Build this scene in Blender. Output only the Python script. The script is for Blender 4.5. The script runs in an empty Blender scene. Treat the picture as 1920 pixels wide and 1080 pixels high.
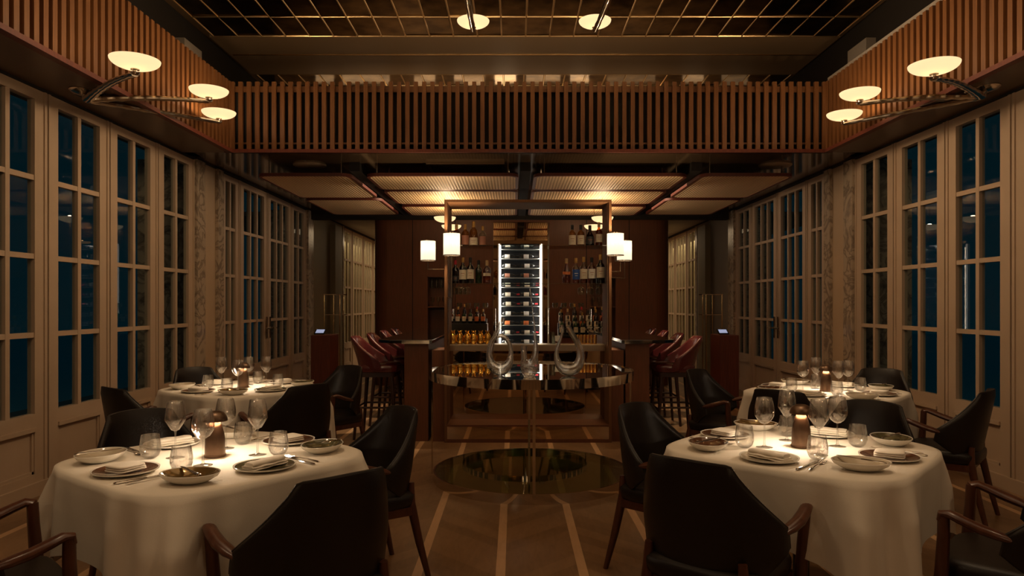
import bpy, math, random
from mathutils import Matrix, Vector
random.seed(7)
PI = math.pi
S = bpy.context.scene
COL = S.collection

# ------------------------------------------------------------------ camera, world, exposure
F = 1313.0; H = 1.40; CX = .13          # focal length in px (1920 wide), eye height, centre line of the room
cd = bpy.data.cameras.new('camera'); cam = bpy.data.objects.new('camera', cd); COL.objects.link(cam)
cam.location = (0, 0, H); cam.rotation_euler = (PI/2, 0, 0)
cd.sensor_width = 36; cd.lens = F/1920*36; cd.shift_x = -4/1920; cd.shift_y = 30/1920
cd.clip_start = .05; cd.clip_end = 100
S.camera = cam
S.view_settings.view_transform = 'Standard'; S.view_settings.look = 'None'
S.view_settings.gamma = 1; S.view_settings.use_curve_mapping = False
S.view_settings.exposure = 0.0
W = bpy.data.worlds.new('night'); S.world = W; W.use_nodes = True
wn = W.node_tree.nodes; wl = W.node_tree.links; wn.clear()
wo = wn.new('ShaderNodeOutputWorld'); wb = wn.new('ShaderNodeBackground')
wb.inputs[0].default_value = (.0012, .0085, .0115, 1); wb.inputs[1].default_value = 1.0
wl.new(wb.outputs[0], wo.inputs[0])

def lamp(kind, name, loc, power, color=(1, .66, .32), size=.05, rot=(0, 0, 0), spot=None, blend=.6, sy=None):
    l = bpy.data.lights.new(name, kind); l.energy = power; l.color = color
    if kind == 'AREA':
        l.size = size
        if sy: l.shape = 'RECTANGLE'; l.size_y = sy
    else: l.shadow_soft_size = size
    if kind == 'SPOT': l.spot_size = spot; l.spot_blend = blend
    o = bpy.data.objects.new(name, l); COL.objects.link(o); o.location = loc; o.rotation_euler = rot
    return o
WARM = (1, .69, .40)
# soft fill added under the ceiling and the ceiling downlights over each table
lamp('AREA', 'room_fill', (CX, 2.4, 4.3), 29, WARM, 4.5, sy=4.0)
for s_ in (-1, 1):      # unseen area lights added to brighten the walls
    for yy, pw_ in ((1.5, 8.3), (5.9, 16.5)):
        w_ = lamp('AREA', 'wall_fill', (CX+s_*.6, yy, 3.45), pw_, WARM, .5, rot=(0, -s_*math.radians(72), 0), sy=1.2); w_.data.spread = math.radians(110)
    w_ = lamp('AREA', 'wall_fill', (CX+s_*1.95, 9.7, 2.78), 3.6, (1, .74, .50), .25, rot=(0, -s_*math.radians(72), 0), sy=2.2); w_.data.spread = math.radians(120)
u_ = lamp('AREA', 'beam_fill', (CX, 5.6, 4.02), 30, WARM, 3.4, rot=(math.radians(128), 0, 0), sy=.3); u_.data.spread = math.radians(95)  # unseen light added to brighten the beam and ceiling tiles
for x_, p_ in ((-1.5, 5), (.2, 2.2), (1.6, 3.2)):      # unseen lights added so the tiles reflect a brighter back wall
    lamp('AREA', 'back_wall_fill', (x_, 8.9, 3.25), p_, WARM, .7, rot=(math.radians(98), 0, 0), sy=.1)
for x_, p_, w_ in ((-2.75, .3, .25), (-2.15, .9, .7), (-1.3, .5, .3), (-.65, 1.0, .45), (-.12, 2.2, .3), (.42, .8, .5), (.95, .9, .28), (1.7, .35, .7), (2.6, .4, .3), (3.2, .2, .4)):      # hidden lights added behind the slatted screen for bright patches in the tiles
    lamp('AREA', 'tile_fill', (x_, 10.16, 4.17), p_*.2, WARM, w_, rot=(math.radians(-90), 0, 0), sy=.14)
lamp('AREA', 'rear_room_fill', (CX, 16.5, 2.95), 110, (1, .72, .42), 6.0, sy=4.0)  # unseen fill added to light the rear room
TABLES = [('front left', (-1.26, 2.95), 53), ('front right', (1.289, 3.145), 48),
          ('back left', (-2.085, 5.39), 53), ('back right', (2.30, 5.165), 48)]
for nm, c, a in TABLES:
    lamp('SPOT', 'table_downlight', (c[0]*.93, c[1]-.1, 4.3), 60, (1, .70, .42), .08, spot=math.radians(34), blend=.9)

# ------------------------------------------------------------------ materials
MATS = {}
def nmat(name):
    m = bpy.data.materials.new(name); m.use_nodes = True
    m.node_tree.nodes.clear()
    out = m.node_tree.nodes.new('ShaderNodeOutputMaterial')
    return m, m.node_tree.nodes, m.node_tree.links, out
def P(name, col, rough=.5, metal=0., spec=.5, coat=0., noise=None, ns=20., bump=0., bs=60., stretch=(1, 1, 1), emis=None, es=0., trans=0.):
    """principled material with an optional noise blend to a second colour and optional bump"""
    m, N, L, out = nmat(name)
    b = N.new('ShaderNodeBsdfPrincipled'); L.new(b.outputs[0], out.inputs[0])
    b.inputs['Base Color'].default_value = (*col, 1); b.inputs['Roughness'].default_value = rough
    b.inputs['Metallic'].default_value = metal; b.inputs['Specular IOR Level'].default_value = spec
    b.inputs['Coat Weight'].default_value = coat; b.inputs['Coat Roughness'].default_value = .08
    b.inputs['Transmission Weight'].default_value = trans
    if emis: b.inputs['Emission Color'].default_value = (*emis, 1); b.inputs['Emission Strength'].default_value = es
    if noise or bump:
        tc = N.new('ShaderNodeTexCoord'); mp = N.new('ShaderNodeMapping'); mp.inputs['Scale'].default_value = stretch
        L.new(tc.outputs['Object'], mp.inputs[0])
    if noise:
        t = N.new('ShaderNodeTexNoise'); t.inputs['Scale'].default_value = ns; t.inputs['Detail'].default_value = 5
        L.new(mp.outputs[0], t.inputs[0])
        r = N.new('ShaderNodeValToRGB'); r.color_ramp.elements[0].position = .35; r.color_ramp.elements[1].position = .68
        r.color_ramp.elements[0].color = (*col, 1); r.color_ramp.elements[1].color = (*noise, 1)
        L.new(t.outputs['Fac'], r.inputs[0]); L.new(r.outputs[0], b.inputs['Base Color'])
    if bump:
        t2 = N.new('ShaderNodeTexNoise'); t2.inputs['Scale'].default_value = bs; t2.inputs['Detail'].default_value = 3
        L.new(mp.outputs[0], t2.inputs[0])
        bp = N.new('ShaderNodeBump'); bp.inputs['Strength'].default_value = bump; bp.inputs['Distance'].default_value = .002
        L.new(t2.outputs['Fac'], bp.inputs['Height']); L.new(bp.outputs[0], b.inputs['Normal'])
    MATS[name] = m; return m

P('cream_paint', (.40, .29, .20), .5, noise=(.43, .315, .22), ns=3)
P('beige_wall', (.42, .30, .19), .6, noise=(.46, .33, .21), ns=2)
P('grey_wall', (.30, .27, .24), .7, noise=(.33, .30, .26), ns=2)
P('olive_wall', (.30, .25, .15), .6)
P('brown_soffit', (.105, .062, .034), .4, noise=(.12, .07, .038), ns=2)
P('bronze_ceiling', (.30, .20, .11), .5, spec=.6)
P('lacquer_ceiling', (.075, .048, .028), .13, spec=.7)
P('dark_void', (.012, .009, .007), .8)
P('slat_wood', (.175, .072, .023), .42, noise=(.12, .045, .013), ns=6, stretch=(14, 14, .7))
P('slat_backing', (.13, .055, .024), .6)
P('mahogany', (.13, .048, .018), .42, noise=(.17, .058, .024), ns=7, stretch=(9, 9, .6), spec=.5)
P('red_mahogany', (.10, .020, .010), .5, noise=(.14, .03, .014), ns=7, stretch=(9, 9, .6))
P('chair_wood', (.10, .032, .014), .28, noise=(.06, .018, .008), ns=16, stretch=(2, 2, .7), spec=.6)
P('dark_leather', (.012, .0075, .005), .40, bump=.25, bs=260, spec=.38)
P('piping', (.014, .010, .008), .45)
P('burgundy_leather', (.10, .016, .018), .25, bump=.15, bs=220, spec=.7, coat=.35)
P('frame_wood', (.15, .068, .03), .6, noise=(.19, .09, .04), ns=7, stretch=(9, 9, .6), spec=.25)
P('stool_wood', (.035, .014, .009), .35)
P('chrome', (.72, .66, .58), .06, 1.)
P('satin_chrome', (.55, .48, .40), .16, 1.)
P('steel', (.55, .47, .37), .28, 1., bump=.1, bs=40, stretch=(1, 30, 30))
P('brass', (.75, .50, .22), .2, 1.)
P('mirror', (.62, .56, .48), .015, 1.)
P('mirror_brown', (.60, .46, .32), .02, 1.)
P('linen', (.80, .73, .62), .85, bump=.25, bs=420, noise=(.77, .70, .59), ns=5)
P('napkin', (.84, .77, .66), .9, bump=.3, bs=500)
P('porcelain', (.80, .76, .68), .18, spec=.6)
P('brown_glaze', (.10, .045, .025), .14, coat=.5, noise=(.14, .065, .035), ns=25)
P('gold_glaze', (.34, .22, .09), .16, .6, coat=.5, noise=(.24, .16, .06), ns=30)
P('moss_glaze', (.085, .075, .035), .14, .2, coat=.6, noise=(.14, .12, .06), ns=40)
P('cream_glaze', (.62, .54, .42), .12, coat=.5, noise=(.55, .47, .34), ns=25)
P('bronze', (.16, .10, .065), .36, .85, noise=(.19, .12, .078), ns=30)
P('cutlery_steel', (.70, .66, .60), .12, 1.)
P('white_disc', (.36, .28, .20), .5)
P('black_plastic', (.012, .011, .010), .3)
P('black_glass', (.010, .008, .007), .05, coat=1.)
P('paper_label', (.78, .70, .55), .6)
P('white_label', (.85, .83, .78), .6)
P('orange_label', (.75, .22, .07), .6)
P('blue_label', (.03, .10, .38), .5)
P('pink_label', (.45, .20, .13), .5)
P('black_label', (.03, .03, .03), .4)
P('red_cap', (.5, .03, .04), .35)
P('gold_cap', (.70, .42, .13), .3, .7)
P('cork', (.62, .42, .22), .7)
P('black_cap', (.02, .018, .016), .3)
P('gold', (.85, .50, .12), .16, 1.)
P('wine_dark', (.010, .012, .013), .08, coat=.6)
P('night_ground', (.22, .70, .80), .9)
P('screen', (.1, .12, .2), .3, emis=(.55, .6, .85), es=.55)
P('led', (.9, .9, .85), .4, emis=(1, .92, .80), es=1.5)
P('bulb_glow', (1, .8, .6), .4, emis=(1, .62, .36), es=6)
P('shelf_edge', (.42, .43, .40), .3)
P('fridge_inside', (.012, .018, .024), .35)
P('blind', (.70, .52, .26), .7)

def emit_shade(name, col, es, tcol, tw):
    m, N, L, out = nmat(name)
    e = N.new('ShaderNodeEmission'); e.inputs[0].default_value = (*col, 1); e.inputs[1].default_value = es
    t = N.new('ShaderNodeBsdfTranslucent'); t.inputs[0].default_value = (*tcol, 1)
    d = N.new('ShaderNodeBsdfDiffuse'); d.inputs[0].default_value = (*tcol, 1)
    mx = N.new('ShaderNodeMixShader'); mx.inputs[0].default_value = .5
    L.new(t.outputs[0], mx.inputs[1]); L.new(d.outputs[0], mx.inputs[2])
    a = N.new('ShaderNodeAddShader'); L.new(e.outputs[0], a.inputs[0]); L.new(mx.outputs[0], a.inputs[1])
    L.new(a.outputs[0], out.inputs[0]); MATS[name] = m
emit_shade('bowl_glass', (1, .74, .42), .92, (.27, .215, .14), .5)
emit_shade('pleated_shade', (1, .82, .60), 1.0, (.05, .042, .032), .5)

def thin_glass(name, tint=(.95, .96, .95), edge=.55, refl=1.0, rough=.0, ior=1.5, gcol=(1, 1, 1)):
    """thin walled clear glass: transparent face-on, reflective and slightly darker at grazing angles"""
    m, N, L, out = nmat(name)
    tr = N.new('ShaderNodeBsdfTransparent'); gl = N.new('ShaderNodeBsdfGlossy'); gl.inputs['Roughness'].default_value = rough
    gl.inputs[0].default_value = (*gcol, 1)
    lw = N.new('ShaderNodeLayerWeight'); lw.inputs['Blend'].default_value = .5
    cr = N.new('ShaderNodeMixRGB'); cr.inputs[1].default_value = (*tint, 1); cr.inputs[2].default_value = (tint[0]*edge, tint[1]*edge, tint[2]*edge, 1)
    pw = N.new('ShaderNodeMath'); pw.operation = 'POWER'; pw.inputs[1].default_value = 2.5
    L.new(lw.outputs['Facing'], pw.inputs[0]); L.new(pw.outputs[0], cr.inputs[0]); L.new(cr.outputs[0], tr.inputs[0])
    p5 = N.new('ShaderNodeMath'); p5.operation = 'POWER'; p5.inputs[1].default_value = 4.0
    L.new(lw.outputs['Facing'], p5.inputs[0])
    mu = N.new('ShaderNodeMath'); mu.operation = 'MULTIPLY_ADD'; mu.inputs[1].default_value = .75*refl; mu.inputs[2].default_value = ((ior-1)/(ior+1))**2*refl*1.6; mu.use_clamp = True
    L.new(p5.outputs[0], mu.inputs[0])
    mx = N.new('ShaderNodeMixShader'); L.new(mu.outputs[0], mx.inputs[0]); L.new(tr.outputs[0], mx.inputs[1]); L.new(gl.outputs[0], mx.inputs[2])
    L.new(mx.outputs[0], out.inputs[0]); MATS[name] = m
thin_glass('stemware', (.985, .985, .98), .75, 1.6)
thin_glass('crystal', (.975, .98, .975), .38, 1.9, ior=1.7)
thin_glass('pane', (.90, .95, .96), .8, .22)
thin_glass('shelf_glass', (.88, .95, .90), .85, 1.3)
thin_glass('green_glass', (.80, .90, .68), .85, 1.3)
thin_glass('table_glass', (.30, .30, .25), .8, 2.4, ior=1.8)
thin_glass('amber_glass', (.62, .26, .05), .25, 1.1)
thin_glass('pale_amber_glass', (.78, .52, .14), .3, 1.1)
thin_glass('green_bottle_glass', (.06, .30, .10), .3, 1.1)
thin_glass('dark_bottle_glass', (.16, .06, .025), .3, 1.1)
thin_glass('clear_bottle_glass', (.80, .82, .74), .35, 1.2)

def marble(name, base, vein, scale):
    m, N, L, out = nmat(name)
    b = N.new('ShaderNodeBsdfPrincipled'); b.inputs['Roughness'].default_value = .22; L.new(b.outputs[0], out.inputs[0])
    tc = N.new('ShaderNodeTexCoord')
    n = N.new('ShaderNodeTexNoise'); n.inputs['Scale'].default_value = scale; n.inputs['Detail'].default_value = 9; n.inputs['Distortion'].default_value = 2.2
    L.new(tc.outputs['Object'], n.inputs[0])
    r = N.new('ShaderNodeValToRGB'); e = r.color_ramp.elements
    e[0].position = .42; e[0].color = (*base, 1); e[1].position = .58; e[1].color = (*base, 1)
    k = e.new(.50); k.color = (*vein, 1)
    L.new(n.outputs['Fac'], r.inputs[0]); L.new(r.outputs[0], b.inputs['Base Color']); MATS[name] = m
def part_glass(name, k, tint):
    m = MATS[name]; N = m.node_tree.nodes; L = m.node_tree.links
    out = [n for n in N if n.type == 'OUTPUT_MATERIAL'][0]; old = out.inputs[0].links[0].from_socket
    g = N.new('ShaderNodeBsdfGlass'); g.inputs['IOR'].default_value = 1.5; g.inputs['Roughness'].default_value = 0; g.inputs[0].default_value = (*tint, 1)
    mx = N.new('ShaderNodeMixShader'); mx.inputs[0].default_value = k
    L.new(old, mx.inputs[1]); L.new(g.outputs[0], mx.inputs[2]); L.new(mx.outputs[0], out.inputs[0])
part_glass('stemware', .14, (.99, .99, .98)); part_glass('crystal', .45, (.98, .985, .98))
marble('marble', (.42, .33, .24), (.20, .15, .11), 3.2)

# wood floor: chevron boards with pale inlaid strips that run to the bar
def floor_mat():
    m, N, L, out = nmat('wood_floor')
    b = N.new('ShaderNodeBsdfPrincipled'); L.new(b.outputs[0], out.inputs[0]); b.inputs['Roughness'].default_value = .34
    tc = N.new('ShaderNodeTexCoord'); sp = N.new('ShaderNodeSeparateXYZ'); L.new(tc.outputs['Object'], sp.inputs[0])
    def mt(op, a, b_=None, clamp=False):
        n = N.new('ShaderNodeMath'); n.operation = op; n.use_clamp = clamp
        for i, x in enumerate((a, b_)):
            if x is None: continue
            if isinstance(x, (int, float)): n.inputs[i].default_value = x
            else: L.new(x, n.inputs[i])
        return n.outputs[0]
    pitch = .432
    xs = mt('ADD', sp.outputs[0], .071 + .025 + pitch*40)
    xm = mt('MODULO', xs, pitch)
    strip = mt('LESS_THAN', xm, .05)
    bay = mt('FLOOR', mt('DIVIDE', xs, pitch))
    # boards run diagonally inside each bay, direction flips from bay to bay
    fl = mt('SUBTRACT', mt('MULTIPLY', mt('MODULO', bay, 2.), 2.), 1.)
    diag = mt('ADD', sp.outputs[1], mt('MULTIPLY', mt('MULTIPLY', xm, fl), 1.0))
    bid = mt('FLOOR', mt('DIVIDE', mt('ADD', diag, 50.), .14))
    cmb = N.new('ShaderNodeCombineXYZ'); L.new(bid, cmb.inputs[0]); L.new(bay, cmb.inputs[1])
    wn_ = N.new('ShaderNodeTexWhiteNoise'); L.new(cmb.outputs[0], wn_.inputs[0])
    mp = N.new('ShaderNodeMapping'); mp.inputs['Scale'].default_value = (9, 2.2, 1); L.new(tc.outputs['Object'], mp.inputs[0])
    no = N.new('ShaderNodeTexNoise'); no.inputs['Scale'].default_value = 3.0; no.inputs['Detail'].default_value = 8; no.inputs['Distortion'].default_value = 1.2
    L.new(mp.outputs[0], no.inputs[0])
    mix = mt('ADD', mt('MULTIPLY', wn_.outputs[0], .35), mt('MULTIPLY', no.outputs['Fac'], .65))
    r = N.new('ShaderNodeValToRGB'); e = r.color_ramp.elements
    e[0].position = .25; e[0].color = (.20, .11, .05, 1); e[1].position = .75; e[1].color = (.33, .19, .095, 1)
    L.new(mix, r.inputs[0])
    r2 = N.new('ShaderNodeValToRGB'); e = r2.color_ramp.elements
    e[0].position = .3; e[0].color = (.62, .38, .20, 1); e[1].position = .7; e[1].color = (.70, .44, .24, 1)
    L.new(no.outputs['Fac'], r2.inputs[0])
    mx = N.new('ShaderNodeMixRGB'); L.new(strip, mx.inputs[0]); L.new(r.outputs[0], mx.inputs[1]); L.new(r2.outputs[0], mx.inputs[2])
    L.new(mx.outputs[0], b.inputs['Base Color']); MATS['wood_floor'] = m
floor_mat()

def cane_mat():
    """woven rattan: fine basket weave of two crossing waves"""
    m, N, L, out = nmat('rattan')
    b = N.new('ShaderNodeBsdfPrincipled'); L.new(b.outputs[0], out.inputs[0]); b.inputs['Roughness'].default_value = .55
    tc = N.new('ShaderNodeTexCoord')
    hs = []
    for d, rot in (('X', 0), ('Y', 0)):
        w = N.new('ShaderNodeTexWave'); w.bands_direction = d; w.inputs['Scale'].default_value = 8.5 if d == 'X' else 14.
        L.new(tc.outputs['Object'], w.inputs[0]); hs.append(w.outputs['Fac'])
    mu = N.new('ShaderNodeMath'); mu.operation = 'MULTIPLY'; L.new(hs[0], mu.inputs[0]); mu.inputs[1].default_value = .75
    ad = N.new('ShaderNodeMath'); ad.operation = 'MULTIPLY_ADD'; L.new(hs[1], ad.inputs[0]); ad.inputs[1].default_value = .25; L.new(mu.outputs[0], ad.inputs[2])
    r = N.new('ShaderNodeValToRGB'); e = r.color_ramp.elements
    e[0].color = (.42, .27, .14, 1); e[1].color = (.78, .57, .34, 1); e[0].position = .1; e[1].position = .7
    L.new(ad.outputs[0], r.inputs[0]); L.new(r.outputs[0], b.inputs['Base Color'])
    bp = N.new('ShaderNodeBump'); bp.inputs['Strength'].default_value = .6; bp.inputs['Distance'].default_value = .01
    L.new(ad.outputs[0], bp.inputs['Height']); L.new(bp.outputs[0], b.inputs['Normal'])
    MATS['rattan'] = m
cane_mat()

def tile_mat():
    m, N, L, out = nmat('antique_tile')
    b = N.new('ShaderNodeBsdfPrincipled'); L.new(b.outputs[0], out.inputs[0]); b.inputs['Metallic'].default_value = 1
    tc = N.new('ShaderNodeTexCoord'); n = N.new('ShaderNodeTexNoise'); n.inputs['Scale'].default_value = 5; n.inputs['Detail'].default_value = 7
    L.new(tc.outputs['Object'], n.inputs[0])
    r = N.new('ShaderNodeValToRGB'); e = r.color_ramp.elements
    e[0].color = (.18, .12, .065, 1); e[1].color = (.50, .36, .20, 1); e[0].position = .35; e[1].position = .7
    L.new(n.outputs['Fac'], r.inputs[0]); L.new(r.outputs[0], b.inputs['Base Color'])
    r2 = N.new('ShaderNodeMapRange'); r2.inputs[3].default_value = .07; r2.inputs[4].default_value = .22
    L.new(n.outputs['Fac'], r2.inputs[0]); L.new(r2.outputs[0], b.inputs['Roughness'])
    MATS['antique_tile'] = m
tile_mat()
P('tile_bevel', (.92, .68, .38), .28, 1.)

# ------------------------------------------------------------------ mesh builder
class MB:
    def __init__(s): s.v = []; s.f = []
    def add(s, vs, fs, T=None):
        n = len(s.v)
        s.v += [tuple(T @ Vector(p)) if T is not None else tuple(p) for p in vs]
        s.f += [tuple(n+i for i in q) for q in fs]
        return s
    def box(s, x0, x1, y0, y1, z0, z1, T=None):
        x0, x1 = min(x0, x1), max(x0, x1); y0, y1 = min(y0, y1), max(y0, y1); z0, z1 = min(z0, z1), max(z0, z1)
        return s.add([(x0, y0, z0), (x1, y0, z0), (x1, y1, z0), (x0, y1, z0), (x0, y0, z1), (x1, y0, z1), (x1, y1, z1), (x0, y1, z1)],
                     [(3, 2, 1, 0), (4, 5, 6, 7), (0, 1, 5, 4), (1, 2, 6, 5), (2, 3, 7, 6), (3, 0, 4, 7)], T)
    def lathe(s, prof, n=24, T=None, close=False):
        vs = []; fs = []
        for r, z in prof:
            for i in range(n):
                a = 2*PI*i/n; vs.append((r*math.cos(a), r*math.sin(a), z))
        m = len(prof)
        for j in range(m if close else m-1):
            k = (j+1) % m
            for i in range(n):
                i2 = (i+1) % n; fs.append((j*n+i, j*n+i2, k*n+i2, k*n+i))
        if not close:
            if prof[0][0] > 1e-6: fs.append(tuple(range(n-1, -1, -1)))
            if prof[-1][0] > 1e-6: fs.append(tuple((m-1)*n+i for i in range(n)))
        return s.add(vs, fs, T)
    def shell(s, prof, n=24, T=None):
        """open lathe surface, no end caps"""
        vs = []; fs = []
        for r, z in prof:
            for i in range(n):
                a = 2*PI*i/n; vs.append((r*math.cos(a), r*math.sin(a), z))
        for j in range(len(prof)-1):
            for i in range(n):
                i2 = (i+1) % n; fs.append((j*n+i, j*n+i2, (j+1)*n+i2, (j+1)*n+i))
        return s.add(vs, fs, T)
    def tube(s, pts, rad, n=10, T=None, flat=None, caps=True):
        """swept tube; rad = number or list; flat = (w, h) multipliers along side / up"""
        pts = [Vector(p) for p in pts]; k = len(pts)
        if not isinstance(rad, (list, tuple)): rad = [rad]*k
        vs = []; fs = []; up = None
        for i, p in enumerate(pts):
            d = (pts[min(i+1, k-1)]-pts[max(i-1, 0)]).normalized()
            if up is None:
                up = Vector((0, 0, 1)) if abs(d.z) < .9 else Vector((0, 1, 0))
            sd = d.cross(up)
            if sd.length < 1e-5: sd = Vector((1, 0, 0))
            sd.normalize(); up = sd.cross(d).normalized()
            fw, fh = flat or (1, 1)
            for j in range(n):
                a = 2*PI*j/n
                vs.append(tuple(p + sd*(math.cos(a)*rad[i]*fw) + up*(math.sin(a)*rad[i]*fh)))
        for i in range(k-1):
            for j in range(n):
                j2 = (j+1) % n; fs.append((i*n+j, i*n+j2, (i+1)*n+j2, (i+1)*n+j))
        if caps: fs.append(tuple(range(n-1, -1, -1))); fs.append(tuple((k-1)*n+j for j in range(n)))
        return s.add(vs, fs, T)
    def prism(s, poly, z0, z1, T=None):
        n = len(poly)
        vs = [(x, y, z0) for x, y in poly]+[(x, y, z1) for x, y in poly]
        return s.add(vs, [tuple(range(n-1, -1, -1)), tuple(range(n, 2*n))]+[(i, (i+1) % n, n+(i+1) % n, n+i) for i in range(n)], T)
    def grid(s, fn, nu, nv, T=None, wrapu=False):
        vs = [fn(i/(nu if wrapu else nu), j/nv) for j in range(nv+1) for i in range(nu if wrapu else nu+1)]
        w = nu if wrapu else nu+1; fs = []
        for j in range(nv):
            for i in range(nu):
                i2 = (i+1) % w if wrapu else i+1
                fs.append((j*w+i, j*w+i2, (j+1)*w+i2, (j+1)*w+i))
        return s.add(vs, fs, T)

def T_(loc=(0, 0, 0), rz=0, rx=0, ry=0):
    return Matrix.Translation(loc) @ Matrix.Rotation(rz, 4, 'Z') @ Matrix.Rotation(ry, 4, 'Y') @ Matrix.Rotation(rx, 4, 'X')
def obj(name, mb, mat, parent=None, loc=(0, 0, 0), rz=0, ang=35, flat=False, label=None):
    me = bpy.data.meshes.new(name); me.from_pydata(mb.v, [], mb.f); me.update()
    if not flat:
        me.polygons.foreach_set('use_smooth', [True]*len(me.polygons))
        me.set_sharp_from_angle(angle=math.radians(ang))
    me.materials.append(MATS[mat]); o = bpy.data.objects.new(name, me); COL.objects.link(o)
    o.location = loc; o.rotation_euler = (0, 0, rz)
    if parent: o.parent = parent
    if label: o['label'] = label
    return o
def bevel(o, w=.004, seg=2):
    b = o.modifiers.new('bevel', 'BEVEL'); b.width = w; b.segments = seg; b.limit_method = 'ANGLE'; b.angle_limit = math.radians(40); b.harden_normals = False
    return o
def tag(o, label, cat, group=None, kind=None):
    o['label'] = label; o['category'] = cat
    if group: o['group'] = group
    if kind: o['kind'] = kind
    return o
def thing(name, label, cat, loc=(0, 0, 0), rz=0, group=None):
    o = bpy.data.objects.new(name, None); COL.objects.link(o); o.location = loc; o.rotation_euler = (0, 0, rz)
    o.empty_display_size = .1
    return tag(o, label, cat, group)
def struct(name, mb, mat, parent=None, **k):
    o = obj(name, mb, mat, parent, **k)
    if not parent: o['kind'] = 'structure'
    return o
def dup(root, loc, rz, label, group=None):
    r = root.copy(); COL.objects.link(r); r.location = loc; r.rotation_euler = (0, 0, rz); r['label'] = label
    if group: r['group'] = group
    for ch in list(root.children):
        c = ch.copy(); COL.objects.link(c); c.parent = r
        for g in list(ch.children):
            d = g.copy(); COL.objects.link(d); d.parent = c
    return r
class Kit:
    """one proto of a kind: the first use places the proto itself, later uses place copies"""
    def __init__(s, make): s.make = make; s.p = None
    def put(s, loc, rz, label, group=None):
        if s.p is None:
            s.p = s.make(); s.p.location = loc; s.p.rotation_euler = (0, 0, rz); s.p['label'] = label
            if group: s.p['group'] = group
            return s.p
        return dup(s.p, loc, rz, label, group)
def arc(cx, cy, r, a0, a1, n):
    return [(cx+r*math.cos(math.radians(a0+(a1-a0)*i/n)), cy+r*math.sin(math.radians(a0+(a1-a0)*i/n))) for i in range(n+1)]
def rrect(x0, x1, y0, y1, r, n=6):
    return arc(x0+r, y0+r, r, 180, 270, n)+arc(x1-r, y0+r, r, 270, 360, n)+arc(x1-r, y1-r, r, 0, 90, n)+arc(x0+r, y1-r, r, 90, 180, n)

# ------------------------------------------------------------------ room shell
XL, XR = -3.49, 3.72; HD = 2.98; FL, FR = -3.0, 3.30; YB = 7.37; ZF = 3.73; ZT = 4.43
struct('floor', MB().box(-6.5, 6.5, -4.2, 20.5, -.1, 0), 'wood_floor')
struct('ground_outside', MB().box(-30, 30, -10, 40, -.4, -.3), 'night_ground')

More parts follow.
